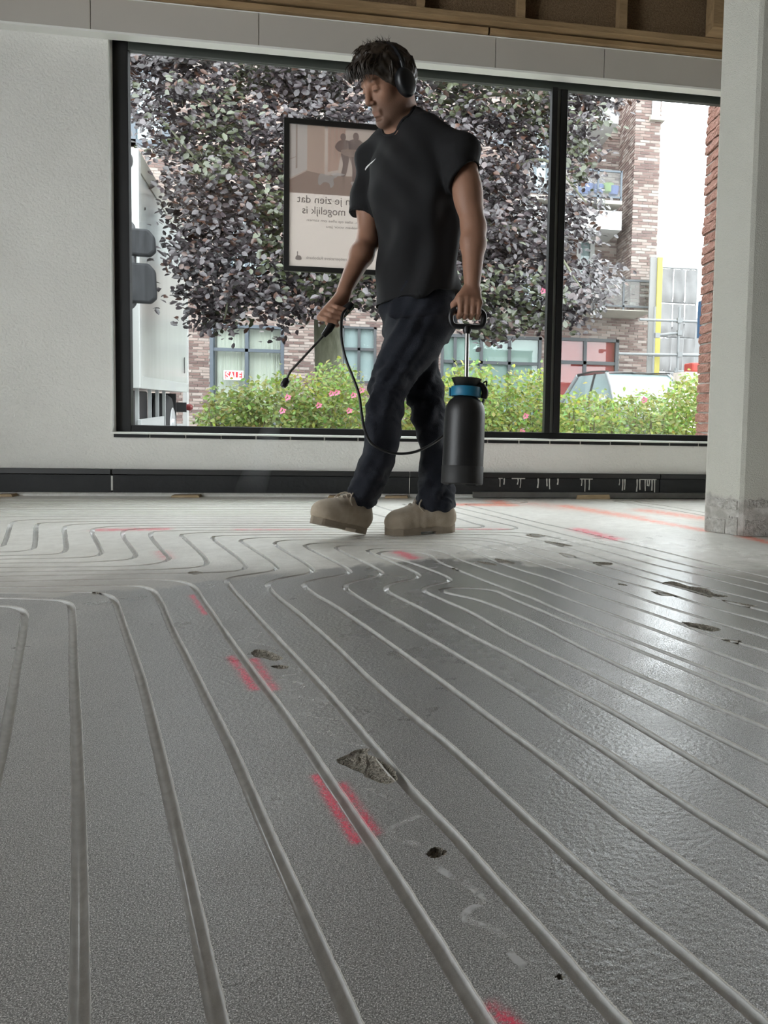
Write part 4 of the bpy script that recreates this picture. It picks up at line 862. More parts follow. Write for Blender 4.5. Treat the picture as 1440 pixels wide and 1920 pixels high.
# ================================================================ truck
def truck():
    P0 = atz(262, 728, 8.3); o = np.array([P0[0], P0[1], ZG]); t = nrm([-.165, .986, 0]); n = nrm([.986, .165, 0]); ang = math.atan2(n[1], n[0])
    r = empty('box_truck', o, ang); tag(r, 'white box truck parked left of the tree with black mirrors', 'truck')   # local x = out of the near side, y = rearwards
    WB = mat('truck_white', (.44, .452, .44), .35, var=.04, vscale=3, coat=.3); PAN = mat('truck_dirty_panel', (.33, .342, .318), .28, color2=(.39, .402, .382), vscale=3.2, stretch=(1, 1.6, .22)); RAIL = mat('truck_rail', (.30,.295,.25), .4)
    BLK = mat('truck_black', (.018, .018, .02), .5, var=.3, vscale=9); MIR = mat('mirror_shell', (.010, .0105, .0115), .7, spec=.2, color2=(.022, .023, .025), vscale=22, stretch=(1, 1, .15)); ALU = mat('truck_alu', (.48, .50, .50), .4, metal=.3); ORG = mat('amber_lamp', (.9, .30, .04), .3); REDL = mat('rear_lamp', (.14, .012, .012), .4); TYR = mat('tyre', (.02, .02, .021), .8); RIM = mat('rim', (.55, .56, .57), .4, metal=.5)
    z0 = .97; H = 2.62; Lb = 4.4
    b = box('cargo_box', (-2.4, 0, z0), (-.02, Lb, z0+H-.03), WB, r, .02)
    box('side_panel', (-.02, .12, z0+.14), (0, Lb-.02, z0+H-.24), PAN, b); box('corner_post', (-.14, -.03, z0), (.012, .12, z0+H-.02), WB, b, .01); box('top_rail', (-.05, .10, z0+H-.24), (.012, Lb, z0+H-.02), RAIL, b, .005)
    box('bottom_rail', (-.04, .12, z0), (.012, Lb, z0+.14), WB, b, .004); box('rear_post', (-.08, Lb-.06, z0), (.012, Lb+.03, z0+H-.02), WB, b, .008)
    m = MB().lathe([(.045, 0), (.05, .01), (.035, .025)], (-.09, -.03, z0+H-.16), (0, -1, 0), 14); m.v = [(x, y, (z-(z0+H-.16))*1.9+z0+H-.16) for x, y, z in m.v]; m.build('marker_lamp', BLK, b, smooth=40)
    MB().box((.012, Lb-.55, z0+.30), (.02, Lb-.50, z0+.55)).build('latch', BLK, b)
    c = empty('cab', (0, 0, 0), 0, r)
    # cab outline seen from the side (y forward negative), extruded across the width
    prof = [(-.10, .62), (-.10, 2.75), (-.22, 2.88), (-1.10, 2.62), (-1.62, 1.75), (-1.74, 1.10), (-1.76, .42), (-1.60, .36), (-1.52, .80), (-1.36, 1.02), (-1.02, 1.10), (-.66, 1.02), (-.50, .80), (-.46, .62)]
    MB().prism([(-2.28, y, z) for y, z in prof], (2.20, 0, 0)).build('cab_body', WB, c, smooth=30, bevel=.035, seg=3)
    dfl = [(-.12, 2.80), (-.12, 3.50), (-.35, 3.42), (-1.0, 2.70)]
    MB().prism([(-2.1, y, z) for y, z in dfl], (1.9, 0, 0)).build('roof_deflector', WB, c, bevel=.05, seg=3)
    win_ = [(-.75, 1.65), (-.75, 2.40), (-1.15, 2.38), (-1.47, 1.72)]
    MB().prism([(-.078, y, z) for y, z in win_], (.006, 0, 0)).build('side_window', mat('cab_glass', (.05, .06, .07), .05), c)
    MB().bar((-.07, -.36, 1.62), (-.055, -.34, 1.28), .035, .06).build('door_handle', BLK, c, bevel=.008)
    box('door_seam', (-.079, -.235, 1.0), (-.0735, -.222, 2.72), mat('seam', (.35, .36, .35), .5), c)
    m = MB().tube([(-.08, -.46, .62), (-.05, -.50, .82), (-.05, -.68, 1.05), (-.05, -1.02, 1.13), (-.05, -1.36, 1.05), (-.05, -1.52, .82), (-.05, -1.58, .5)], .035, 8); m.build('wheel_arch', WB, c, smooth=50)
    MB().box((-.30, -.44, .55), (-.05, -.415, .95)).build('mud_guard', BLK, c); MB().lathe([(.045, 0), (.05, .015), (.02, .035)], (-.05, -.40, .86), (1, .3, 0), 12).build('amber_lamp', ORG, c, smooth=40)
    box('bumper', (-2.25, -1.86, .36), (-.04, -1.70, .66), WB, c, .04); box('bumper_lamp', (-.20, -1.87, .48), (-.06, -1.74, .60), BLK, c, .01); box('bumper_grille', (-.6, -1.865, .50), (-.25, -1.855, .58), BLK, c)
    # mirrors on bent arms
    for zc, h, w_, nm in ((2.33, .25, .25, 'upper'), (1.95, .37, .26, 'lower')):
        m = MB(); pr = [(-w_/2, -h/2+.04), (-w_/2+.03, -h/2), (w_/2-.05, -h/2), (w_/2, -h/2+.05), (w_/2-.01, h/2-.06), (w_/2-.06, h/2), (-w_/2+.05, h/2), (-w_/2, h/2-.04)]
        m.prism([(.235+a, -1.25, zc+z_) for a, z_ in pr], (0, -.11, 0)); mo = m.build('mirror', MIR, r, smooth=30, bevel=.022, seg=3)
    MB().tube(catmull([(-.08, -1.28, 2.53), (.06, -1.28, 2.54), (.15, -1.28, 2.50), (.17, -1.28, 2.40), (.17, -1.28, 2.10), (.17, -1.28, 1.76), (.10, -1.28, 1.70), (-.10, -1.28, 1.66)], 6), .018, 8).build('mirror_arm', BLK, r, smooth=60)
    box('chassis', (-1.75, -1.5, .62), (-.65, Lb-.1, .86), BLK, r); box('under_box', (-.9, .25, .35), (-.30, 2.45, .955), BLK, r, .02); box('dark_filler', (-1.9, -.3, .30), (-1.2, Lb-.3, .94), BLK, r)  # long black filler block added underneath in place of shade
    for y in (.30, 1.15, 1.75, 2.35): box('bracket', (-.10, y, .40), (-.06, y+.035, .97), ALU, r)
    g = [(.20, .42), (1.95, .42), (1.95, .62), (.20, .62)]; MB().prism([(-.06, y, z) for y, z in g], (.04, 0, 0)).build('side_guard', ALU, r, bevel=.005)
    box('mud_flap', (-.45, 3.45, .28), (-.06, 3.49, .94), BLK, r); box('rear_frame', (-.4, 3.5, .28), (-.08, Lb-.05, .40), BLK, r); box('step_plate', (-.30, 3.5, .42), (-.05, Lb-.2, .45), ALU, r)
    MB().lathe([(.05, 0), (.06, .06), (.03, .10)], (-.02, Lb-.02, .72), (1, .2, 0), 12).build('rear_lamp', REDL, r, smooth=40); box('lamp_bracket', (-.25, Lb-.1, .64), (-.01, Lb-.04, .80), BLK, r)
    for yy in (-1.02, 2.95):
        for xx in (-.32, -2.05):
            w_ = MB().lathe([(.26, 0), (.42, .02), (.46, .07), (.46, .20), (.42, .25), (.26, .27)], (xx, yy, .46), (1, 0, 0), 28).build('wheel', TYR, r, smooth=35)
            MB().lathe([(.27, 0), (.25, .012), (.20, -.03), (.12, -.03), (.10, .03), (.02, .03)], (xx+.275, yy, .46), (1, 0, 0), 24).build('rim', RIM, w_, smooth=35)
truck()
# ================================================================ parked car
def car():
    c0 = atz(1186, 745, 13.8); o = np.array([c0[0], c0[1], ZG]); ang = math.radians(-84)
    r = empty('parked_car', o, ang); tag(r, 'pale silver car parked behind the bushes near the scaffold', 'car')
    BD = mat('car_silver', (.20, .215, .222), .3, coat=.6, var=.02); GLS = mat('car_glass', (.16,.21,.215), .08, color2=(.27,.32,.325), vscale=1.2); BK = mat('car_trim', (.02, .02, .02), .4); TYR = mat('car_tyre', (.02, .02, .02), .8)
    # local x = length (front +x), y = width
    xsec = [(-2.15, .62, .80, .70), (-2.05, .45, .95, .82), (-1.4, .42, .98, .88), (-.5, .42, .98, .90), (.6, .42, .98, .90), (1.4, .42, .96, .88), (1.95, .44, .86, .80), (2.15, .55, .74, .62)]
    vs = []; n = 16
    for x, zb, zt, hw in xsec:
        for k in range(n):
            a = 2*math.pi*(k+.5)/n; cx, sx = math.cos(a), math.sin(a); e = .45
            vs.append((x, hw*math.copysign(abs(cx)**e, cx), (zb+zt)/2+(zt-zb)/2*math.copysign(abs(sx)**e, sx)))
    fs = [(i*n+k, i*n+(k+1) % n, (i+1)*n+(k+1) % n, (i+1)*n+k) for i in range(len(xsec)-1) for k in range(n)]+[tuple(range(n-1, -1, -1)), tuple((len(xsec)-1)*n+k for k in range(n))]
    MB().add(vs, fs).build('body', BD, r, smooth=50)
    # greenhouse: pillars and glass
    base = [(-1.95, .74), (1.15, .80)]; rb, rt = (-1.55, .60), (.18, .62); zb, zr = .95, 1.52
    def gp(x, w, z): return [(x, -w, z), (x, w, z)]
    B0, B1 = gp(-1.95, .76, zb), gp(1.18, .80, zb-.02); R0, R1 = gp(-1.45, .58, zr-.03), gp(.22, .60, zr-.02)
    MB().add([B1[0], B1[1], R1[1], R1[0]], [(0, 1, 2, 3)]).build('windscreen', GLS, r); MB().add([B0[1], B0[0], R0[0], R0[1]], [(0, 1, 2, 3)]).build('rear_window', GLS, r)
    for s in (0, 1):
        MB().add([B0[s], B1[s], R1[s], R0[s]], [(0, 1, 2, 3) if s == 0 else (3, 2, 1, 0)]).build('side_window', GLS, r)
        MB().tube([B1[s], tuple((np.array(B1[s])+R1[s])/2+np.array([.03, 0, .02])), R1[s]], .035, 8).build('pillar', BD, r, smooth=60); MB().tube([B0[s], R0[s]], .06, 8).build('pillar', BD, r, smooth=60)
        mB = (np.array(B0[s])*.45+np.array(B1[s])*.55); mR = np.array(R0[s])*.38+np.array(R1[s])*.62; MB().bar(mB, mR, .05, .06).build('pillar', BK, r)
        MB().tube([tuple(np.array(R0[s])+[-.05, 0, .035]), tuple(np.array(R0[s])*.5+np.array(R1[s])*.5+[0, 0, .06]), tuple(np.array(R1[s])+[.05, 0, .03])], .018, 6).build('roof_rail', BK, r, smooth=60)
        mm = MB().lathe([(.02, 0), (.09, .02), (.10, .08), (.06, .16), (.01, .18)], (.85, (-.86 if s == 0 else .86), 1.0), (0, -1 if s == 0 else 1, 0), 12); mm.build('side_mirror', BD, r, smooth=60)
        for x in (-1.35, 1.4): MB().lathe([(.2, 0), (.31, .02), (.32, .18), (.2, .2)], (x, (-.9 if s == 0 else .70), .32), (0, 1, 0), 24).build('wheel', TYR, r, smooth=35)
    rv = []; 
    for i in range(9):
        u = i/8; x = -1.5+1.76*u; z = zr+.045*math.sin(math.pi*min(1, max(0, u)))-.02
        for j in range(5): y = (-.6+1.2*j/4); rv.append((x, y, z+.03*(1-(abs(y)/.6)**2)))
    MB().add(rv, [(i*5+j, (i+1)*5+j, (i+1)*5+j+1, i*5+j+1) for i in range(8) for j in range(4)]).build('roof', BD, r, smooth=180)
    box('dashboard', (.5, -.65, .85), (.95, .65, .95), BK, r)
car()
# ================================================================ plants
def leaf_cloud(name, pos, nor, size, cols, m, parent, aspect=.62, fold=.25, mirror_fold=True):
    """pos (n,3), nor (n,3): one six-sided folded leaf for each point, joined in one mesh"""
    n = len(pos); a = rng.uniform(0, 2*np.pi, n); N = nor/np.linalg.norm(nor, axis=1)[:, None]
    ref = np.where(np.abs(N[:, 2:3]) < .9, np.array([[0, 0, 1.]]), np.array([[1., 0, 0]])); U = np.cross(ref, N); U /= np.linalg.norm(U, axis=1)[:, None]; V = np.cross(N, U)
    D = U*np.cos(a)[:, None]+V*np.sin(a)[:, None]; Sd = np.cross(N, D); s = np.asarray(size)[:, None]
    t = [(0, 0, 0), (.30, .5, fold), (.68, .42, fold*.8), (1, 0, -.05), (.68, -.42, fold*.8), (.30, -.5, fold)]
    vs = np.stack([pos+s*(D*(p[0]-.5)+Sd*p[1]*aspect+N*p[2]*.35) for p in t], 1).reshape(-1, 3)
    b = np.arange(n)[:, None]*6; F = np.concatenate([b+np.array([[0, 3, 2, 1]]), b+np.array([[0, 5, 4, 3]])], 0)
    me = bpy.data.meshes.new(name); me.vertices.add(len(vs)); me.vertices.foreach_set('co', vs.astype(np.float32).ravel()); me.loops.add(len(F)*4); me.loops.foreach_set('vertex_index', F.astype(np.int32).ravel())
    me.polygons.add(len(F)); me.polygons.foreach_set('loop_start', np.arange(0, len(F)*4, 4, dtype=np.int32)); me.update(calc_edges=True); set_col(me, np.repeat(cols, 6, 0))
    return link(name, me, m, parent)
def tree():
    tz = 9.6; base = atz(618, 760, tz); bx0, by0 = base[0], base[1]
    r = empty('copper_beech_tree', (bx0, by0, ZG)); tag(r, 'copper beech with dark purple leaves standing in front of the brick building', 'tree')
    BARK = mat('beech_bark', (.095, .10, .065), .9, color2=(.15, .15, .105), vscale=18, bump=.7, bscale=25, stretch=(1, 1, .35))
    top = np.array([-.05, .1, 3.6]); 
    MB().tube([(0, 0, -.02), (0, 0, .25), (.0, 0, 1.0), (-.03, 0, 1.8), (-.04, .05, 2.8), (0, .1, 4.4), (.05, .1, 6.0)], [.27, .21, .18, .17, .16, .11, .05], 16).build('trunk', BARK, r, smooth=60)
    def rel(px, py, z): p = atz(px, py, z); return p-np.array([bx0, by0, ZG])
    br = [[(0, 0, 2.2), rel(780, 420, 9.3), rel(930, 330, 9.0), rel(1020, 300, 8.8), rel(1100, 380, 8.6)], [(0, 0, 2.6), rel(500, 400, 9.2), rel(400, 330, 8.9), rel(300, 220, 8.7)], [(0, 0, 3.0), rel(700, 250, 9.2), rel(900, 180, 9.0), rel(1080, 190, 8.8)],
          [(0, 0, 2.0), rel(520, 500, 9.1), rel(440, 540, 8.8), rel(420, 600, 8.6)], [(0, 0, 3.4), rel(560, 200, 9.2), rel(430, 120, 9)], [(0, 0, 2.3), rel(760, 480, 9.2), rel(900, 500, 8.9), rel(960, 590, 8.7)], [(0, 0, 2.4), rel(860, 430, 9.1), rel(1010, 440, 8.8), rel(1090, 540, 8.5)]]
    for b in br:
        P = catmull(b, 6); MB().tube(P, list(np.linspace(.05, .008, len(P))), 8).build('branch', BARK, r, smooth=60)
    # leaf sprays on tiers: clusters follow the crown outline measured at a few points (pixels at the crown's own distance)
    pos = []; nor = []
    def spray(c, rx, ry, rz, k, tilt):
        q = rng.normal(0, 1, (k, 3))*np.array([rx, ry, rz])*.5; pos.append(c+q); w_ = rng.normal(0, .42, (k, 3))+np.array([tilt, -.75, .75]); nor.append(w_)
    def outline(x):
        # lower edge of the crown (pixel row) along x
        xs_ = [225, 260, 300, 330, 350, 400, 440, 480, 530, 580, 640, 700, 800, 860, 900, 950, 1000, 1030, 1070, 1100, 1130, 1160]; ys_ = [230, 240, 300, 420, 560, 625, 600, 560, 590, 600, 560, 580, 580, 590, 630, 630, 590, 620, 600, 590, 560, 200]
        return np.interp(x, xs_, ys_)
    cnt = 0
    while cnt < 2500:
        x = rng.uniform(215, 1150); lo = outline(x); y = rng.uniform(-50, lo)
        if x > 1110 and 230 < y < 500: continue
        if x > 1085 and 400 < y < 500 and rng.random() < .8: continue
        if x < 330 and y > 290: continue
        if x < 310 and 130 < y < 270 and rng.random() < .72: continue
        if 985 < x < 1150 and 280 < y < 400 and rng.random() < .6: continue
        e = min(1, abs(x-650)/480); z = 9.6-1.5*rng.random()**.6*math.sqrt(max(.05, 1-e*e*.8))+rng.uniform(0, .5)
        c = rel(x, y, z); spray(c, .30, .30, .12, int(rng.integers(16, 30)), rng.normal(0, .25)); cnt += 1
    # hanging twigs on the lower edge
    for (x, y, n_) in ((405, 590, 30), (430, 610, 18), (455, 560, 34), (500, 590, 24), (540, 600, 26), (520, 630, 16), (870, 590, 30), (905, 620, 34), (925, 640, 22), (960, 610, 32), (985, 590, 22), (1060, 560, 30), (1085, 600, 30), (1070, 620, 20), (1100, 560, 24), (1125, 530, 20), (1135, 555, 10), (1010, 600, 30), (355, 560, 26), (345, 500, 30), (340, 440, 26), (335, 590, 14), (325, 380, 26), (1100, 230, 50), (1130, 215, 30), (1085, 330, 60), (1080, 280, 50), (1075, 390, 50), (1120, 390, 16), (1095, 410, 26), (290, 200, 40), (270, 220, 30), (260, 180, 18), (250, 120, 50), (280, 110, 40), (245, 90, 40)):
        spray(rel(x, y, rng.uniform(8.3, 9.1)), .17, .2, .13, n_, rng.normal(0, .2))
    pos = np.concatenate(pos); nor = np.concatenate(nor); n = len(pos)
    base_c = np.array([[.038, .029, .032]])*rng.uniform(.6, 1.5, (n, 1)); gm = (vnoise(pos, 2.2, 3.0) > .30) & (rng.random(n) < .7)
    base_c = np.where(gm[:, None], np.array([[.042, .049, .022]])*rng.uniform(.7, 1.4, (n, 1)), base_c); red = rng.random(n) < .10; base_c = np.where(red[:, None], np.array([[.075, .035, .023]]), base_c)
    LM = attr_mat('beech_leaf', .34, .75, trl=.12)
    sz = rng.uniform(.065, .105, n)
    # the leaves nearest the window are single parts, the rest one mass
    dist = pos[:, 1]; order = np.argsort(dist); solo_ = order[:300]; rest = order[300:]
    fo = leaf_cloud('foliage', pos[rest], nor[rest], sz[rest], base_c[rest], LM, r); fo['kind'] = 'stuff'
    variants = []
    for k, c in enumerate(((.034, .024, .027), (.05, .03, .03), (.04, .047, .02))):
        v = [(-.5, 0, 0), (-.2, .31, .08), (.18, .26, .07), (.5, 0, -.02), (.18, -.26, .07), (-.2, -.31, .08)]; me = MB().add(v, [(0, 3, 2, 1), (0, 5, 4, 3)]).mesh('leaf'); me.materials.append(mat('beech_leaf_tone_%d' % k, c, .34, spec=.75)); variants.append(me)
    for i in solo_:
        o = bpy.data.objects.new('leaf', variants[2 if gm[i] else int(rng.integers(0, 2))]); COL.objects.link(o); o.parent = r
        q = Vector(nor[i]).to_track_quat('Z', 'Y'); o.rotation_mode = 'QUATERNION'; o.rotation_quaternion = q @ Matrix.Rotation(rng.uniform(0, 6.28), 3, 'Z').to_quaternion(); o.location = [float(v) for v in pos[i]]; o.scale = (float(sz[i]),)*3
tree()
def shrubs():
    LM = attr_mat('shrub_leaf', .5, .4, trl=.35); TW = mat('shrub_twig', (.13, .10, .06), .9); PK = mat('pink_petals', (.75, .20, .33), .6)
    spec = [((385, 470), 768, 722, 'leafy green shrub under the SALE window, lowest of the row', .68, ()), ((455, 585), 722, 702, 'green shrub left of the tree trunk behind the spray nozzle', .8, ((540, 745), (530, 770))), ((570, 690), 705, 692, 'flowering green shrub in front of the tree trunk', .9, ((598, 760), (622, 738), (632, 736), (663, 741), (678, 732), (655, 770), (682, 800))),
            ((690, 840), 712, 715, 'green shrub seen between and behind the man\'s legs', .9, ((700, 790),)), ((815, 945), 700, 706, 'pale green shrub behind the black pressure sprayer', 1.1, ()), ((925, 1055), 704, 716, 'green shrub with pink blossom left of the window mullion', 1.1, ((985, 780), (1018, 546), (978, 810))), ((1035, 1165), 754, 746, 'light green shrub right of the mullion in front of the car', 1.15, ((1207, 750),)), ((1140, 1265), 750, 752, 'light green shrub in front of the car bonnet', 1.15, ()), ((1240, 1345), 735, 712, 'tall light green shrub beside the red brick pier', 1.2, ())]
    for k, ((xa, xb), ya, yb, lab, br_, fl) in enumerate(spec):
        z = 5.3+.25*(k % 3)+.15*(k > 5); a, b = atz(xa, ya, z), atz(xb, yb, z); cx, cy = (a[0]+b[0])/2, (a[1]+b[1])/2; hw = np.linalg.norm(b-a)/2*1.0
        r = empty('shrub', (cx, cy, ZG)); tag(r, lab, 'shrub', 'shrubs in the bed outside the window')
        n = 4600; u = rng.uniform(-1, 1, n); v = rng.uniform(-1, 1, n); topz = (np.interp(u, [-1, 1], [a[2], b[2]])-ZG)
        ed = np.clip(1-np.abs(u)**4*.25-np.abs(v)**3*.35, .2, 1); hh = topz*(ed+.05*vnoise(np.stack([u*hw+cx, v*.5+cy, u*0], 1), 9, k)+.045*vnoise(np.stack([u*hw+cx, v*.5+cy, u*0], 1), 27, k+2)); w_ = rng.random(n)**.55
        pos = np.stack([u*hw, v*.42, .05+hh*w_], 1); pos += rng.normal(0, .02, pos.shape)
        ext = rng.random(n) < .05; pos[ext, 2] += rng.uniform(0, .09, ext.sum())
        nor = rng.normal(0, .6, (n, 3))+np.array([0, -.45, .8]); c = np.stack([rng.uniform(.20, .36, n), rng.uniform(.28, .42, n), rng.uniform(.055, .12, n)], 1)*br_*(0.55+.5*rng.random((n, 1)))
        yl = vnoise(pos+np.array([cx, cy, 0]), 6, 1.0) > .45; c[yl] *= np.array([1.3, 1.12, .9])
        fo = leaf_cloud('foliage', pos, nor, rng.uniform(.026, .048, n), c, LM, r, aspect=.55); fo['kind'] = 'stuff'
        for j in range(9):
            x, y = rng.uniform(-.7, .7)*hw, rng.uniform(-.3, .3); MB().tube([(x*.3, y*.3, 0), (x*.7, y*.7, .4), (x, y, .85)], [.012, .008, .003], 5).build('stem', TW, r)
        for (fx, fy) in fl:
            p = atz(fx, fy, z-.42)-np.array([cx, cy, ZG]); m_ = MB()
            for q in range(9):
                aa = q*2.4; rr = .002+.0014*q; d = np.array([math.cos(aa)*rr, -.008, math.sin(aa)*rr]); s_ = .010; e1 = np.array([math.cos(aa), -.5, math.sin(aa)])*s_; e2 = np.array([-math.sin(aa), 0, math.cos(aa)])*s_*.8
                m_.add([p+d, p+d+e1*.6+e2, p+d+e1*1.4, p+d+e1*.6-e2], [(0, 1, 2, 3)])
            m_.build('blossom', PK, r)
shrubs()
# ================================================================ scaffold, sheeting, ladder, yellow post at the right
def site():
    Yq = 21.0
    GAL = mat('scaffold_steel', (.16, .165, .165), .5); SHEET = mat('white_sheeting', (.14,.138,.137), .6, color2=(.175,.173,.172), vscale=2.5, bump=.6, bscale=3); YL = mat('yellow_pole', (.34, .29, .05), .5); LAD = mat('ladder_alu', (.24, .245, .25), .5); BLU = mat('blue_panel', (.012, .06, .13), .5)
    def W3(x, y, Y=Yq): return onY(x, y, Y)
    a, b = W3(1242, 500), W3(1302, 700); sh = empty('sheeted_tower', (a[0], Yq, ZG)); tag(sh, 'scaffold tower wrapped in white sheeting beyond the car', 'scaffold tower')
    rows_ = 5; Hh = a[2]-ZG; Wd = b[0]-a[0]
    for i in range(rows_):
        for j in range(3):
            z0_, z1_ = Hh*i/rows_, Hh*(i+1)/rows_-.05; x0_, x1_ = Wd*j/3, Wd*(j+1)/3-.02; vs = []; nn = 7
            for q in range(nn):
                for s in range(nn):
                    u, v = q/(nn-1), s/(nn-1); vs.append((x0_+(x1_-x0_)*u, .06*mnoise.noise(Vector((x0_*2+u*2, v*2, i*3.3)))+(.05 if v == 0 else 0), z0_+(z1_-z0_)*v+(.05*mnoise.noise(Vector((u*4+j*9, i*7, 0))) if s in (0, nn-1) else 0)))
            MB().add(vs, [(q*nn+s, (q+1)*nn+s, (q+1)*nn+s+1, q*nn+s+1) for q in range(nn-1) for s in range(nn-1)]).build('sheet', SHEET, sh, smooth=180)
    for x in (0, Wd): MB().tube([(x, .1, 0), (x, .1, Hh)], .03, 8).build('standard', GAL, sh)
    for i in range(rows_+1): MB().tube([(0, .1, Hh*i/rows_), (Wd, .1, Hh*i/rows_)], .025, 6).build('ledger', GAL, sh)
    Ys = 15.0; q = W3(1270, 580, Ys); sc = empty('tube_scaffold', (q[0], Ys, ZG)); tag(sc, 'grey tube scaffold in front of the sheeted tower', 'scaffold')
    def S3(x, y, dy=0): p = onY(x, y, Ys+dy); return (p[0]-q[0], dy, p[2]-ZG)
    for nm, p0, p1 in (('standard', S3(1274, 576), (S3(1274, 576)[0], 0, 0)), ('ledger', S3(1199, 599), S3(1322, 604)), ('ledger', S3(1228, 629), S3(1276, 624)), ('ledger', S3(1160, 663), S3(1325, 667)), ('ledger', S3(1215, 667, .4), S3(1325, 664, .4)), ('standard', S3(1267, 690), (S3(1267, 690)[0], 0, 0)), ('ledger', S3(1264, 697), S3(1300, 697)), ('standard', S3(1228, 575, .4), (S3(1228, 575, .4)[0], .4, 0)), ('standard', S3(1320, 590, .4), (S3(1320, 590, .4)[0], .4, 0))):
        MB().tube([p0, p1], .028, 8).build(nm, GAL, sc, smooth=50)
    for p in (S3(1274, 601), S3(1274, 624), S3(1274, 665), S3(1232, 629)): MB().box((p[0]-.05, -.05, p[2]-.05), (p[0]+.05, .05, p[2]+.05)).build('coupler', GAL, sc)
    y0, y1 = onY(1238, 482, 15.55), onY(1231, 700, 15.55); yp = MB().box((y1[0]-.05, 15.55, ZG), (y1[0]+.06, 15.65, y0[2])).build('yellow_post', YL); tag(yp, 'tall yellow post at the right corner of the brick building', 'post')
    box('backing_board', (y1[0]-.20, 15.6, ZG), (y1[0]-.05, 15.65, y0[2]), mat('pale_board', (.20, .197, .19), .7), yp)
    l0, l1 = onY(1304, 700, 14.2), onY(1326, 596, 14.0); dx = .32; ld = empty('ladder', (l0[0], 14.2, ZG)); tag(ld, 'aluminium ladder leaning beside the scaffold', 'ladder')
    t0 = np.array([0, 0, 0.0]); t1 = np.array([l1[0]-l0[0]+.2, -.2, l1[2]-ZG])
    for s in (0, dx): MB().bar(t0+[s, 0, 0], t1+[s, 0, 0], .03, .07).build('rail', LAD, ld)
    for i in range(1, 9): p = t0+(t1-t0)*i/9; MB().tube([p, p+np.array([dx, 0, 0])], .016, 6).build('rung', LAD, ld)
    b0 = onY(1324, 562, 9.5); b1 = onY(1317, 632, 9.5); bp = MB().box((b1[0], 9.5, b1[2]), (b1[0]+.08, 9.7, b0[2])).build('blue_panel', BLU); tag(bp, 'narrow blue panel on a pole beside the brick pier', 'panel')
    MB().tube([(b1[0]+.04, 9.6, ZG), (b1[0]+.04, 9.6, b1[2]+.02)], .03, 8).build('pole', GAL, bp)
    c0 = onY(1300, 640, 26); c1 = onY(1322, 575, 26); fh = empty('far_house', (c0[0], 26, ZG)); tag(fh, 'small grey house far behind the ladder', 'building')
    GH = mat('far_house_wall', (.18, .18, .18), .8); W_ = 2.6; H_ = c0[2]-ZG+.7
    MB().box((0, 0, 0), (W_, 3, H_)).build('wall', GH, fh); MB().prism([(-.15, -.1, H_), (W_+.15, -.1, H_), (W_*.5, -.1, H_+.8)], (0, 3.2, 0)).build('roof', mat('far_roof', (.20, .20, .21), .8), fh); box('window', (.4, -.03, H_-1.2), (1.3, .02, H_-.5), SKYREF, fh)
    cr_ = onY(1312, 683, 9.0); rc = MB().box((cr_[0]-.10, 9.0, cr_[2]-.10), (cr_[0]+.14, 9.3, cr_[2]+.02)).build('red_crate', mat('red_plastic', (.28, .03, .02), .5), bevel=.02); tag(rc, 'red crate at the foot of the ladder', 'crate')
    bk = MB().box((cr_[0]-.2, 8.95, ZG), (cr_[0]+.3, 9.4, cr_[2]-.10)).build('brick_stack', mat('stacked_stone', (.55, .48, .42), .9, var=.2, vscale=8)); tag(bk, 'pallet of pale stones under the red crate', 'pallet')
site()
# ================================================================ the walking man
SKIN = attr_mat('skin', .5, .35, bump=.12, bscale=400)
SHIRT = mat('black_jersey', (.013, .013, .014), .85, spec=.25, bump=.15, bscale=500)
DENIM = mat('navy_work_cloth', (.011, .0125, .018), .85, spec=.2, color2=(.020, .022, .029), vscale=14, bump=.3, bscale=300)
HAIRM = mat('dark_brown_hair', (.020, .014, .010), .45, color2=(.045, .032, .022), vscale=40)
P_ = atz
def ipx(tab, zd):
    out = []
    for (y, xl, xr, *r_) in tab:
        z = np.interp(y, [q[0] for q in zd], [q[1] for q in zd]); c = P_((xl+xr)/2, y, z); a = (xr-xl)/2*z/FPX; out.append((c[2], c[0], c[1], a, r_[0] if r_ else a, r_[1] if len(r_) > 1 else 0.0))
    return out
TH = math.radians(-35)
# ---- head frame
HA, HP, HR = math.radians(47), math.radians(25.5), math.radians(-5); HS = .98
h_ = -RH*math.sin(HA)-FH*math.cos(HA); HF = h_*math.cos(HP)-ZU*math.sin(HP); HL = RH*math.cos(HA)-FH*math.sin(HA); HU = np.cross(HF, HL); HL, HU = HL*math.cos(HR)+HU*math.sin(HR), HU*math.cos(HR)-HL*math.sin(HR); HRM = np.stack([HF, HL, HU], 1)
# small sideways roll of the head
HCN = P_(729, 165, 2.68)
def hd_(x, y, z): return HCN+HRM@(np.array([x, y, z])*HS)
LSH, LEL, LWR = P_(864, 288, 2.63), P_(888, 425, 2.60), P_(885, 537, 2.555)
RSH, REL, RWR = P_(697, 302, 2.88), P_(690, 452, 2.84), P_(645, 546, 2.71)
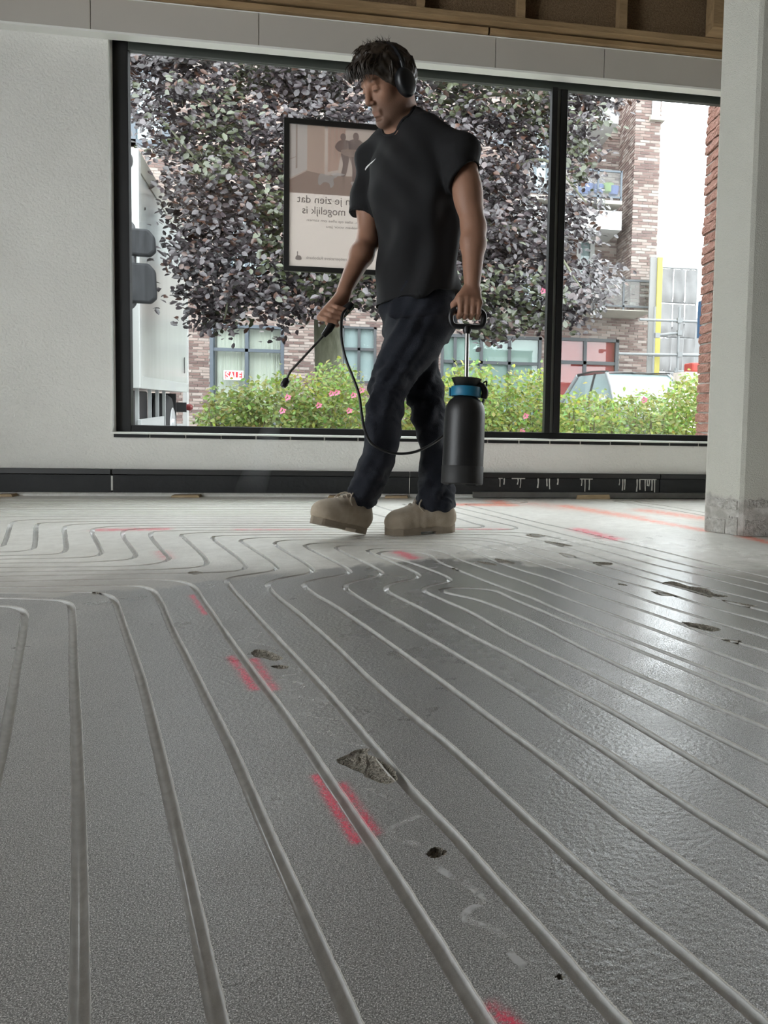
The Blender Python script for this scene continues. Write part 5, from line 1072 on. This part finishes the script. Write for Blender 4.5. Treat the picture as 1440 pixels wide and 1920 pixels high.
# ---- tools of the hands: bar grips
BARL = P_(877, 581, 2.545); BAX = nrm(-RH*.97-FH*.25)            # sprayer handle, pointing forward (index side)
GUN0, GUN1 = P_(650, 580, 2.665), P_(606, 630, 2.63); GAX = nrm(GUN1-GUN0); GC = P_(633, 590, 2.672)
def grip(s, bar, ax, wrist, out, rb, thumb_side, sc=1.0):
    """four fingers closing round a bar: out = side on which the back of the hand lies, ax = towards the index finger"""
    up = nrm(np.cross(ax, out)); 
    if up @ (wrist-bar) < 0: up = -up
    kn = []
    for j, (sj, ln, r) in enumerate(((.031, 1.0, .0098), (.0105, 1.08, .0102), (-.0105, 1.0, .0098), (-.031, .82, .0086))):
        sj *= sc; b = bar+ax*sj; k = b+out*(rb+.014)+up*(.030*ln); p1 = b+out*(rb+.013)-up*(.006+.006*ln); p2 = b+out*(.002)-up*(rb+.012); p3 = b-out*(rb+.006)-up*(.004-.004*ln)
        kn.append(k); s.cone(k, p1, r*1.08, r*1.0, .004); s.cone(p1, p2, r, r*.92, .003); s.cone(p2, p3, r*.92, r*.8, .003)
        w = wrist+ax*sj*.55; s.cone(w, k, .015, .0125, .012); m_ = b-out*(rb+.004)+up*.022; s.cone(wrist+ax*sj*.5-out*.004, m_, .014, .012, .012)
    t0 = wrist*.45+bar*.55+ax*.030*sc+out*.004+up*.012; t1 = bar+ax*.046*sc-out*.006+up*.016; t2 = bar+ax*.044*sc-out*(rb+.008)-up*.010; s.cone(wrist+ax*.014, t0, .017, .016, .012); s.cone(t0, t1, .0145, .0122, .008); s.cone(t1, t2, .0118, .0095, .004)
    return kn
def body():
    lo = np.minimum.reduce([P_(600, 60, 2.5), P_(600, 1000, 2.5), P_(910, 60, 3.0), P_(910, 1000, 3.0)])-.08; hi = np.maximum.reduce([P_(600, 60, 2.5), P_(600, 1000, 2.5), P_(910, 60, 3.0), P_(910, 1000, 3.0)])+.08
    lo[2] = .06; s = SDF(lo, hi, .003)
    # head
    s.ell(hd_(-.012, 0, .040), np.array([.098, .077, .088])*HS, HRM, .02); s.ell(hd_(.022, 0, -.035), np.array([.068, .060, .084])*HS, HRM, .03)
    for q in (-1, 1):
        s.cone(hd_(-.012, q*.052, -.048), hd_(.062, q*.016, -.106), .019*HS, .016*HS, .03); s.ell(hd_(.052, q*.043, -.014), np.array([.024, .02, .02])*HS, HRM, .02); s.ell(hd_(-.012, q*.078, -.010), np.array([.020, .008, .032])*HS, HRM, .006)
    s.ell(hd_(.074, 0, -.106), np.array([.018, .023, .017])*HS, HRM, .02)
    s.cone(hd_(.080, -.032, .026), hd_(.080, .032, .026), .013*HS, .013*HS, .015)
    for q in (-1, 1): s.ell(hd_(.096, q*.033, .004), np.array([.012, .018, .012])*HS, HRM, .012, 'sub')
    for q in (-1, 1): s.ell(hd_(.0785, q*.032, .003), np.array([.0135, .0155, .0115])*HS, HRM, .004)
    s.cone(hd_(.088, 0, .018), hd_(.108, 0, -.034), .0085*HS, .0110*HS, .012)
    for q in (-1, 1): s.ell(hd_(.096, q*.0125, -.038), np.array([.010, .008, .008])*HS, HRM, .006)
    s.cone(hd_(.084, -.018, -.067), hd_(.084, .018, -.067), .0062*HS, .0062*HS, .010); s.cone(hd_(.082, -.014, -.080), hd_(.082, .014, -.080), .0066*HS, .0066*HS, .010)
    s.cone(hd_(.0935, -.020, -.0735), hd_(.0935, .020, -.0735), .0026, .0026, .004, 'sub')
    s.ell(hd_(.086, 0, -.091), np.array([.008, .02, .006])*HS, HRM, .008, 'sub')
    nb = P_(757, 236, 2.75); s.cone(hd_(-.030, 0, -.045), nb, .058, .064, .03); s.cone(hd_(-.005, 0, -.075), P_(748, 240, 2.725), .034, .038, .03)
    # trunk under the shirt, shoulders, arms
    s.loft(ipx([(585, 716, 850), (500, 720, 848), (400, 716, 842), (320, 706, 846), (262, 720, 830)], [(0, 2.755), (999, 2.755)]) if False else [(c[2], c[0], c[1], A_, B_, TH) for c, A_, B_ in ((P_(782, 585, 2.755), .12, .08), (P_(784, 500, 2.755), .13, .09), (P_(779, 400, 2.755), .155, .105), (P_(775, 310, 2.755), .165, .10), (P_(772, 262, 2.755), .12, .075))], .03)
    s.cone(nb, LSH, .045, .050, .03); s.cone(nb, RSH, .045, .048, .03)
    for (A_, E_, W_, ra, re, rw) in ((LSH, LEL, LWR, .053, .042, .027), (RSH, REL, RWR, .050, .040, .026)):
        s.cone(A_, E_, ra, re, .02); m_ = A_*.45+E_*.55+np.cross(nrm(E_-A_), RH)*.006; s.ell(m_, (.045, .047, .075), None, .03); f_ = E_*.72+W_*.28; s.cone(E_, f_, re, .0425, .02); s.cone(f_, W_, .0425, rw, .02, flat=None)
    # hands
    grip(s, BARL, BAX, P_(884, 546, 2.552), nrm(-FH+RH*.35), .013, 1, 1.0)
    grip(s, GC, GAX, P_(643, 552, 2.705), nrm(-FH*.75-RH*.65+ZU*.1), .015, 1, .95)
    # legs inside the trousers
    for tab in (((P_(790, 600, 2.72)), P_(732, 745, 2.67), P_(682, 945, 2.69)), (P_(765, 600, 2.84), P_(796, 760, 2.82), P_(818, 945, 2.80))): s.cone(tab[0], tab[1], .045, .032, .02); s.cone(tab[1], tab[2], .032, .026, .02)
    me, P = s.mesh('person'); q = (P-HCN)@HRM/HS
    base = np.tile(np.array([[.33, .175, .115]]), (len(P), 1)); base *= (1+.08*vnoise(P, 60, 1.0))[:, None]
    inh = (np.linalg.norm(q, axis=1) < .17)
    st = np.clip((-.022-q[:, 2])/.045, 0, 1)*np.clip((q[:, 0]+.03)/.04, 0, 1)*inh*np.clip((q[:, 2]+.14)/.02, 0, 1); mo = np.exp(-((q[:, 2]+.0735)/.0075)**2-(q[:, 1]/.018)**2)*(q[:, 0] > .070)
    st = st*(1-.55*mo)*.85; base = base*(1-.66*st[:, None])+np.array([[.10, .07, .055]])*.40*st[:, None]; base = base*(1-.35*mo[:, None])+np.array([[.26, .10, .085]])*.35*mo[:, None]
    for sg in (-1, 1):
        d = np.stack([q[:, 0]-.094, q[:, 1]-sg*.032, q[:, 2]+.002], 1); lash = np.exp(-(d[:, 2]/.0028)**2-(d[:, 1]/.014)**2)*(q[:, 0] > .07); base *= (1-.85*lash[:, None])
        d2 = np.exp(-((q[:, 2]-.030-.006*np.abs(q[:, 1]-sg*.03)/.02)/.0055)**2-((q[:, 1]-sg*.034)/.020)**2)*(q[:, 0] > .06); base *= (1-.75*d2[:, None])
    set_col(me, np.clip(base, .004, 1)); o = link('person', me, SKIN); tag(o, 'man in black T-shirt and navy work trousers walking left with a sprayer', 'person'); return o
man = body()
def shirt():
    lo = np.minimum(P_(640, 190, 3.1), P_(640, 600, 2.4))-.1; hi = np.maximum(P_(930, 190, 2.4), P_(930, 600, 3.1))+.1; lo[1] = 2.35; hi[1] = 3.15
    s = SDF(np.minimum(lo, hi), np.maximum(lo, hi), .0042)
    LH, RHm = P_(870, 322, 2.61), P_(686, 390, 2.865)
    s.cone(LSH+ZU*.0, LH+nrm(LH-LSH)*.04, .064, .063, .02); s.cone(RSH, RHm+nrm(RHm-RSH)*.03, .060, .058, .02)
    for H_, A_, r in ((LH, LSH, .11), (RHm, RSH, .074)):
        d = nrm(nrm(H_-A_)+RH*(.45 if A_ is LSH else 0)); s.cone(H_+d*r, H_+d*(r+.2), r, r, .004, 'sub')
    T_ = [(c[2], c[0], c[1], A_, B_, TH) for c, A_, B_ in ((P_(781, 592, 2.755), .172, .122), (P_(783, 545, 2.755), .170, .122), (P_(784, 490, 2.755), .169, .121), (P_(782, 445, 2.755), .171, .121), (P_(779, 400, 2.755), .178, .124), (P_(776, 350, 2.755), .187, .126), (P_(774, 305, 2.755), .186, .116), (P_(772, 268, 2.755), .15, .092), (P_(768, 240, 2.755), .10, .07))]
    s.loft(T_, .035, pw=2.3)
    nb = P_(762, 232, 2.755); s.cone(nb, LSH+ZU*.012, .062, .058, .035); s.cone(nb, RSH+ZU*.008, .058, .054, .035)
    # hem, then neck hole
    h0 = P_(703, 572, 2.7); h1 = P_(853, 547, 2.7); s.plane(h0+(h1-h0)*.1, nrm(np.cross(h1-h0, FH)) if np.cross(h1-h0, FH)[2] < 0 else -nrm(np.cross(h1-h0, FH)))
    nd = nrm(hd_(-.02, 0, -.06)-P_(757, 236, 2.75)); s.cone(P_(749, 226, 2.735), P_(749, 226, 2.735)+nd*.25, .060, .078, .02, 'sub')
    ax = nrm(RH*math.cos(TH)+FH*math.sin(TH))
    def disp(P, N):
        u = P@RH; z = P[:, 2]; f = P@FH; low = np.clip((1.45-z)/.5, 0, 1)
        w = np.sin(u*62+5*np.sin(z*4.2)+f*30)*.007*low+np.sin(u*34-z*22+f*20)*.006*(.4+low)+vnoise(P, 22, 2)*.005+np.sin(z*52+u*26+3*np.sin(u*12))*.0028*np.clip((z-1.0)/.2, 0, 1)
        return w
    me, P = s.mesh('t_shirt', disp); return link('t_shirt', me, SHIRT, man)
tee = shirt()
def trousers():
    lo = P_(620, 540, 2.75); hi = P_(880, 540, 2.75); s = SDF((min(lo[0], hi[0])-.12, 2.35, .045), (max(lo[0], hi[0])+.12, 3.10, 1.02), .0045)
    zf = [(560, 2.71), (740, 2.665), (950, 2.70)]; zr_ = [(560, 2.84), (760, 2.83), (952, 2.80)]
    F_ = [(600, 735, 840), (632, 724, 832), (664, 713, 819), (686, 706, 801), (712, 695, 782), (744, 689, 762), (776, 687, 756), (808, 685, 753), (840, 679, 747), (872, 669, 738), (903, 659, 723), (928, 651, 713), (948, 647, 703)]
    R_ = [(600, 722, 806), (650, 734, 818), (686, 748, 826), (712, 755, 830), (744, 760, 833), (776, 769, 834), (808, 779, 834), (840, 787, 838), (872, 787, 843), (903, 784, 848), (930, 783, 852), (953, 782, 853)]
    def dep_(T, zd, k0, k1): return ipx([(y, xl, xr, (xr-xl)/2*np.interp(y, [q[0] for q in zd], [q[1] for q in zd])/FPX*np.interp(y, [600, 760, 950], [k0, 1.12, k1])) for y, xl, xr in T], zd)
    s.loft(dep_(F_, zf, 1.0, 1.5), .012, pw=2.2); s.loft(dep_(R_, zr_, 1.0, 1.3), .03, pw=2.2)
    s.loft([(c[2], c[0], c[1], A_, B_, TH) for c, A_, B_ in ((P_(783, 535, 2.755), .150, .108), (P_(783, 575, 2.755), .152, .112), (P_(785, 610, 2.765), .150, .115), (P_(784, 640, 2.775), .115, .10))], .04)
    def disp(P, N):
        z = P[:, 2]; u = P@RH; f = P@FH
        kn = np.exp(-((z-.50)/.12)**2); cu = np.exp(-((z-.14)/.10)**2); hp = np.exp(-((z-.78)/.12)**2)
        return vnoise(P, 26, 4)*.006+vnoise(P*np.array([1, 1, 1.9]), 42, 7)*(.005*kn+.0075*cu+.002)+np.abs(vnoise(P*np.array([1, 1, 1.6]), 60, 9))*-.005*(kn+cu)+np.sin(u*45-z*60+f*25+3*vnoise(P, 9, 1))*.0035*hp+np.sin(z*48-u*95+2.5*vnoise(P, 12, 3))*.0036
    me, P = s.mesh('trousers', disp); t = link('trousers', me, DENIM, man)
    pk = MB(); c = [P_(770, 618, 2.60), P_(822, 612, 2.61), P_(816, 664, 2.59), P_(764, 672, 2.585)]
    return t
trousers()
# ---- swoosh on the chest, laid on the cloth by projecting onto the shirt
def on_shirt(px, py):
    ok, loc, nor, _ = tee.ray_cast(Vector(CAM), Vector(nrm(_ray(px, py))))
    return np.array(loc)+np.array(nor)*.0015 if ok else None
def emblem():
    top = [(706, 297), (701, 301), (696, 305), (691, 309), (687, 313), (685, 317)]; bot = [(706, 297), (701.5, 302), (697.2, 306.5), (692.5, 311), (688.5, 315.5), (685.4, 320)]
    vs = []
    for a, b in zip(top, bot):
        p, q = on_shirt(*a), on_shirt(*b)
        if p is None or q is None: return
        vs += [p, q]
    o = MB().add(vs, [(2*i, 2*i+1, 2*i+3, 2*i+2) for i in range(len(top)-1)]).build('chest_emblem', mat('white_print', (.75, .75, .75), .6), man); o['label'] = 'small white swoosh print on the chest'
emblem()
# ---- collar band
def collar():
    c = P_(749, 228, 2.735); nd = nrm(hd_(-.02, 0, -.06)-P_(757, 236, 2.75)); u, v, _ = frame(nd); pts = []
    for k in range(49):
        a = 2*math.pi*k/48; d = u*math.cos(a)+v*math.sin(a); o_ = c+d*.058+nd*.30
        ok, loc, nor, _i = tee.ray_cast(Vector(c+d*.070+nd*.2), Vector(-nd)); pts.append(np.array(loc)+nd*.001 if ok else None)
    pts = [p for p in pts if p is not None]
    if len(pts) > 20: MB().tube(pts, .0055, 6).build('collar', SHIRT, man, smooth=180)
collar()
# ---- hair
def hair():
    lo = HCN-.2; hi = HCN+.2; s = SDF(lo, hi, .0036)
    s.ell(hd_(-.020, 0, .048), np.array([.108, .090, .100])*HS, HRM, .0); s.ell(hd_(.040, 0, .098), np.array([.062, .060, .045])*HS, HRM, .03)
    s.ell(hd_(.090, 0, -.030), np.array([.075, .085, .085])*HS, HRM, .012, 'sub'); s.ell(hd_(.055, 0, -.085), np.array([.12, .12, .085])*HS, HRM, .01, 'sub'); s.ell(hd_(-.03, 0, -.105), np.array([.13, .12, .06])*HS, HRM, .01, 'sub'); s.ell(hd_(-.02, .075, -.03), np.array([.03, .04, .035])*HS, HRM, .01, 'sub')
    me, P = s.mesh('hair', lambda P, N: vnoise((P-HCN)@HRM*np.array([1, 2.2, 1]), 90, 1)*.0045+vnoise(P, 170, 5)*.0025)
    ho = link('hair', me, HAIRM, man)
    m_ = MB(); r = random.Random(3)
    def lock(a, b, c, w): P = catmull([a, (np.array(a)*.5+np.array(b)*.5)+(np.array(c)), b], 5); m_.tube(P, [w*(1-(i/(len(P)-1))**1.6*.9) for i in range(len(P))], 5, cap=True)
    for i in range(230):       # swept over the top and forward into a fringe
        y = r.uniform(-.07, .07); x0 = r.uniform(-.03, .07); z0 = .138-.9*y*y/.08-max(0, x0-.02)*.3; p = hd_(x0, y, z0+.004); q = hd_(x0+r.uniform(.03, .055), y+r.uniform(-.02, .02), z0-r.uniform(.0, .035)); lock(p, q, HU*r.uniform(.006, .016), r.uniform(.002, .004))
    for i in range(150):       # fringe hanging over the forehead
        y = r.uniform(-.062, .058); p = hd_(.075+r.uniform(-.015, .012), y, .085+r.uniform(-.01, .03)); q = hd_(.108+r.uniform(-.012, .018), y*1.05+r.uniform(-.012, .012), .045+r.uniform(-.012, .02)); lock(p, q, HF*r.uniform(.010, .020)+HU*.006, r.uniform(.0018, .0036))
    for i in range(40):        # loose ends on the crown
        y = r.uniform(-.05, .05); x0 = r.uniform(-.05, .03); p = hd_(x0, y, .134); q = hd_(x0+r.uniform(-.03, .03), y+r.uniform(-.02, .02), .156+r.uniform(0, .016)); lock(p, q, HF*r.uniform(-.01, .012), .0014)
    for i in range(70):
        y = r.choice((-1, 1))*r.uniform(.066, .082); x0 = r.uniform(-.08, .03); p = hd_(x0, y, .08); q = hd_(x0+.012, y*1.02, .03+r.uniform(-.02, .015)); lock(p, q, HL*.004*np.sign(y), .0028)
    m_.build('hair_locks', HAIRM, ho, smooth=180)
hair()
# ---- boots
def boot(heel, toe, up, k_):
    f = nrm(toe-heel); u = nrm(up-f*(up@f)); l = np.cross(u, f); R3 = np.stack([f, l, u], 1); w = lambda x, y, z: heel+R3@(np.array([x, y, z])*k_)
    LEA = mat('tan_nubuck', (.33, .27, .20), .8, color2=(.42, .35, .27), vscale=25, bump=.10, bscale=220); SOL = mat('boot_sole', (.27, .22, .165), .8, var=.1, vscale=30); LAC = mat('boot_lace', (.40, .34, .27), .8)
    s = SDF(heel-.33, heel+.36, .0038)
    s.cone(w(.035, 0, .055), w(.11, 0, .055), .037, .043, .01); s.cone(w(.11, .002, .052), w(.195, .004, .047), .043, .046, .02); s.ell(w(.205, .004, .048), (.056, .050, .046), R3, .02); s.ell(w(.03, 0, .055), (.048, .039, .05), R3, .02)
    s.cone(w(.045, 0, .07), w(.045, 0, .125), .043, .042, .025); s.cone(w(.07, 0, .108), w(.155, 0, .072), .038, .036, .03)
    s.plane(w(0, 0, .024), -u)
    me, P = s.mesh('boot', lambda P, N: vnoise(P, 55, 2)*.002+np.sin(((P-heel)@f)*190)*.0012*np.clip(1-np.abs((P-heel)@f-.13)/.06, 0, 1)); b = link('boot', me, LEA, man)
    def outline(k): # left/right half widths along the sole
        xs_ = -.017+.279*(.5-.5*np.cos(np.linspace(0, math.pi, 30))); wd = np.interp(xs_, [-.017, 0, .04, .09, .15, .20, .24, .262], [.004, .026, .040, .037, .046, .049, .036, .004])*k; return [(x, y) for x, y in zip(xs_, wd)]+[(x, -y) for x, y in zip(xs_[::-1], wd[::-1])]
    o1 = outline(1.03); MB().prism([w(x, y, .012) for x, y in o1], u*.020).build('sole', SOL, b, bevel=.004)
    for a_, c_ in ((-.02, .085), (.125, .27)):
        q = [(x, y) for x, y in outline(1.0) if a_ <= x <= c_]; MB().prism([w(x, y, .0) for x, y in q], u*.014).build('tread', SOL, b, bevel=.002)
    for i in range(5):
        x = .082+.019*i; z = .153-.0095*i; 
        for sg in (-1, 1): MB().tube(catmull([w(x-.004, -.026*sg, z-.018), w(x+.006, 0, z+.002), w(x+.012, .026*sg, z-.022)], 4), .0036, 6).build('lace', LAC, b, smooth=180)
    for sg in (-1, 1): MB().tube(catmull([w(.095, 0, .140), w(.115, .025*sg, .145), w(.14, .046*sg, .115), w(.12, .044*sg, .09)], 5), .0030, 6).build('lace', LAC, b, smooth=180)
    MB().tube(catmull([w(.030, -.046, .125), w(.045, -.047, .10), w(.055, -.045, .07)], 4)+[], .002, 5).build('seam', SOL, b); MB().tube(catmull([w(.030, .046, .125), w(.045, .047, .10), w(.055, .045, .07)], 4), .002, 5).build('seam', SOL, b)
    MB().tube(catmull([w(-.002, 0, .126)]+[w(.045+.043*math.cos(a), .042*math.sin(a), .128) for a in np.linspace(math.pi*.9, -math.pi*.9, 13)], 3), .006, 6).build('padded_cuff', LEA, b, smooth=180)
    return b
H1 = onfloor(845, 997, .0); boot(H1, onfloor(735, 1002, .0), ZU, .95)
H0 = onfloor(678, 1001, .004); T0 = P_(604, 985, 2.545); boot(H0, T0, ZU, .90)
# ---- headphones
def phones():
    r = empty('headphones', hd_(0, 0, .0)); r.empty_display_size = .05; tag(r, 'black over-ear headphones worn on the man\'s head', 'headphones')
    K = mat('headphone_black', (.010, .011, .013), .38); o = np.array(r.location); L_ = lambda p: np.asarray(p)-o
    for sg in (1, -1):
        c = hd_(-.008, sg*.074, .000); ax = nrm(HL*sg); m_ = MB().lathe([(.020, 0), (.036, .003), (.040, .012), (.040, .024), (.037, .034), (.030, .040), (.012, .042)], L_(c), ax, 28)
        cc = L_(c); m_.v = [tuple(cc+(HF*((np.array(v)-cc)@HF)*.92+HU*((np.array(v)-cc)@HU)*1.22+HL*((np.array(v)-cc)@HL))) for v in m_.v]
        e = m_.build('ear_cup', K, r, smooth=50); MB().tube([L_(hd_(-.012, sg*.098, .040)), L_(hd_(-.014, sg*.098, .070))], .007, 8).build('slider', K, r, smooth=60)
    P = [hd_(-.014-.012*math.sin(a), .094*math.cos(a), .045+.088*math.sin(a)) for a in np.linspace(.05, math.pi-.05, 21)]; m_ = MB()
    for i in range(20): m_.bar(L_(P[i]), L_(P[i+1]+nrm(P[i+1]-P[i])*.002), .026, .009, up=HF)
    m_.build('headband', K, r, smooth=40)
phones()
# ---- pressure sprayer in the left hand
def sprayer():
    B = P_(866, 908, 2.53); T = P_(873.5, 742, 2.545); ax = nrm(T-B); L_ = np.linalg.norm(T-B); r = empty('pressure_sprayer', B); tag(r, 'black pressure sprayer with blue collar carried in the man\'s hand', 'sprayer'); o = np.array(B); l = lambda p: np.asarray(p)-o
    BK = mat('sprayer_black', (.016, .016, .017), .42, var=.25, vscale=9, bump=.06, bscale=200); BL = mat('collar_blue', (.015, .17, .30), .45); DK = mat('sprayer_trim', (.010, .010, .011), .4); ST = mat('pump_rod_steel', (.48, .47, .45), .3, metal=.9); TL = mat('handle_teal', (.012, .06, .065), .4); BS = mat('sprayer_base', (.022, .022, .022), .6, var=.3, vscale=14)
    R = .0695
    MB().lathe([(R*.9, .052), (R, .056), (R*1.0, L_*.55), (R*.985, L_*.80), (R*.93, L_*.875), (R*.80, L_*.935), (R*.60, L_*.975), (R*.52, L_)], (0, 0, 0), ax, 40).build('tank', BK, r, smooth=40)
    u, v, _ = frame(ax); bt = MB().lathe([(R*.97, 0), (R*1.02, .004), (R*1.02, .060), (R*.99, .063)], (0, 0, 0), ax, 40).build('base_cup', BS, r, smooth=40)
    MB().box((-.02, -.02, 0), (.02, .02, .001)).v
    for k, a in enumerate((-2.2, -1.0, .4, 1.8)):
        d = u*math.cos(a)+v*math.sin(a); MB().bar(d*(R*.86)-ax*.003, d*(R*.86)+ax*.004, .03, .012, up=d).build('foot', BS, bt)
    MB().lathe([(.050, L_-.004), (.0515, L_), (.0515, L_+.026), (.050, L_+.029)], (0, 0, 0), ax, 36).build('collar', BL, r, smooth=40); MB().bar(ax*(L_+.012)-RH*.052, ax*(L_+.012)-RH*.058, .020, .030, up=ax).build('collar_tab', BL, r, bevel=.002)
    MB().lathe([(.036, L_+.029), (.040, L_+.034), (.050, L_+.055), (.052, L_+.058), (.047, L_+.058), (.030, L_+.040), (.012, L_+.038)], (0, 0, 0), ax, 36).build('funnel', DK, r, smooth=40)
    hb = l(P_(876, 612, 2.545)); MB().tube([ax*(L_+.03), hb], .0075, 14).build('pump_rod', ST, r, smooth=60); MB().lathe([(.011, -.025), (.015, -.015), (.012, 0), (.018, .006)], hb, ax, 16).build('rod_cap', DK, r, smooth=40)
    # D handle: loop in the plane of the bar axis and the rod
    c = l(BARL); hw = .056; top = 0; bo = np.linalg.norm(hb-c)+.0; up_ = nrm(c-hb); pts = [c+BAX*hw*.72, c+BAX*hw*.98-up_*.012, c+BAX*hw*1.02-up_*(bo*.6), c+BAX*hw*.86-up_*(bo*.96), hb, c-BAX*hw*.86-up_*(bo*.96), c-BAX*hw*1.02-up_*(bo*.6), c-BAX*hw*.98-up_*.012, c-BAX*hw*.72]
    P = catmull(pts, 6, True); m_ = MB(); m_.tube(P+[P[0]], .0098, 10); m_.build('handle', DK, r, smooth=180)
    MB().tube([c+BAX*hw*.99-up_*.014, c+BAX*hw*1.045-up_*(bo*.55)], .0075, 8).build('handle_highlight', TL, r, smooth=60)  # highlight on the handle's forward side, put in as a teal strip
    # outlet, hose and lance
    out0 = l(P_(897, 722, 2.545)); MB().tube(catmull([out0-RH*.012-ax*.02, out0+RH*.006, l(P_(909, 733, 2.55)), l(P_(907, 748, 2.55))], 5), [.012]*15+[.009], 10).build('hose_outlet', DK, r, smooth=60)
    MB().tube(catmull([l(P_(898, 740, 2.56)), l(P_(903, 722, 2.55)), l(P_(912, 715, 2.55)), l(P_(911, 728, 2.55))], 5), .003, 6).build('valve_cord', DK, r, smooth=60)
    hp = [(646, 592, 2.655), (650, 580, 2.645), (643, 588, 2.625), (640, 612, 2.60), (641, 640, 2.585), (649, 675, 2.575), (662, 708, 2.57), (673, 740, 2.565), (678, 775, 2.56), (683, 803, 2.565), (694, 828, 2.575), (715, 843, 2.58), (745, 850.5, 2.60), (775, 848, 2.62), (800, 838, 2.66), (822, 824, 2.70), (850, 800, 2.70), (880, 775, 2.66), (905, 755, 2.58), (908, 742, 2.55)]
    MB().tube(catmull([l(P_(*p)) for p in hp], 7), .0048, 8).build('hose', DK, r, smooth=180)
    g0, g1 = l(GUN0-GAX*.03), l(GUN1); wd = empty('spray_gun', (0, 0, 0), 0, r)
    m_ = MB().tube([g0, g0+GAX*.02, l(GC), g1-GAX*.03, g1], [.010, .0145, .0140, .0135, .009], 12); m_.build('gun_grip', DK, wd, smooth=60)
    side = nrm(np.cross(GAX, FH)); side = side if side[2] < 0 else -side
    MB().bar(l(GC)+side*.022+GAX*.005, l(GC)+side*.026-GAX*.06, .010, .006, up=side).build('trigger', DK, wd, bevel=.002)
    l1, l2, l3 = l(P_(545, 696, 2.60)), l(P_(540, 705, 2.597)), l(P_(538, 711, 2.596)); MB().tube([g1, l1, l2, l3], .0042, 10).build('lance', mat('lance_metal', (.10, .10, .10), .3, metal=.8), wd, smooth=60)
    nd = nrm(l(P_(532, 722, 2.592))-l3); MB().lathe([(.006, -.004), (.010, 0), (.0125, .006), (.0115, .016), (.013, .020), (.010, .030), (.004, .032)], l3, nd, 16).build('nozzle', DK, wd, smooth=40)
    return l3+o+nd*.032
NOZ = sprayer()

# ---- fine spray mist falling from the nozzle
def mist():
    c = NOZ; e = onfloor(468, 930, .01); M = bpy.data.materials.new('spray_mist'); M.use_nodes = True; nt = M.node_tree; nt.nodes.clear(); o = nt.nodes.new('ShaderNodeOutputMaterial'); v = nt.nodes.new('ShaderNodeVolumeScatter')
    v.inputs['Color'].default_value = (1, 1, 1, 1); v.inputs['Density'].default_value = .35; v.inputs['Anisotropy'].default_value = .55; nt.links.new(v.outputs[0], o.inputs['Volume'])
    mid = c*.5+np.array(e)*.5+np.array([.03, 0, .09]); e2 = np.array([e[0], e[1], .02]); P = catmull([c, mid, e2], 8); m_ = MB().tube(P, list(np.linspace(.004, .075, len(P))), 16); ob = m_.build('spray_mist', M); tag(ob, 'faint white spray mist falling from the lance nozzle', 'mist', None, 'stuff')
mist()
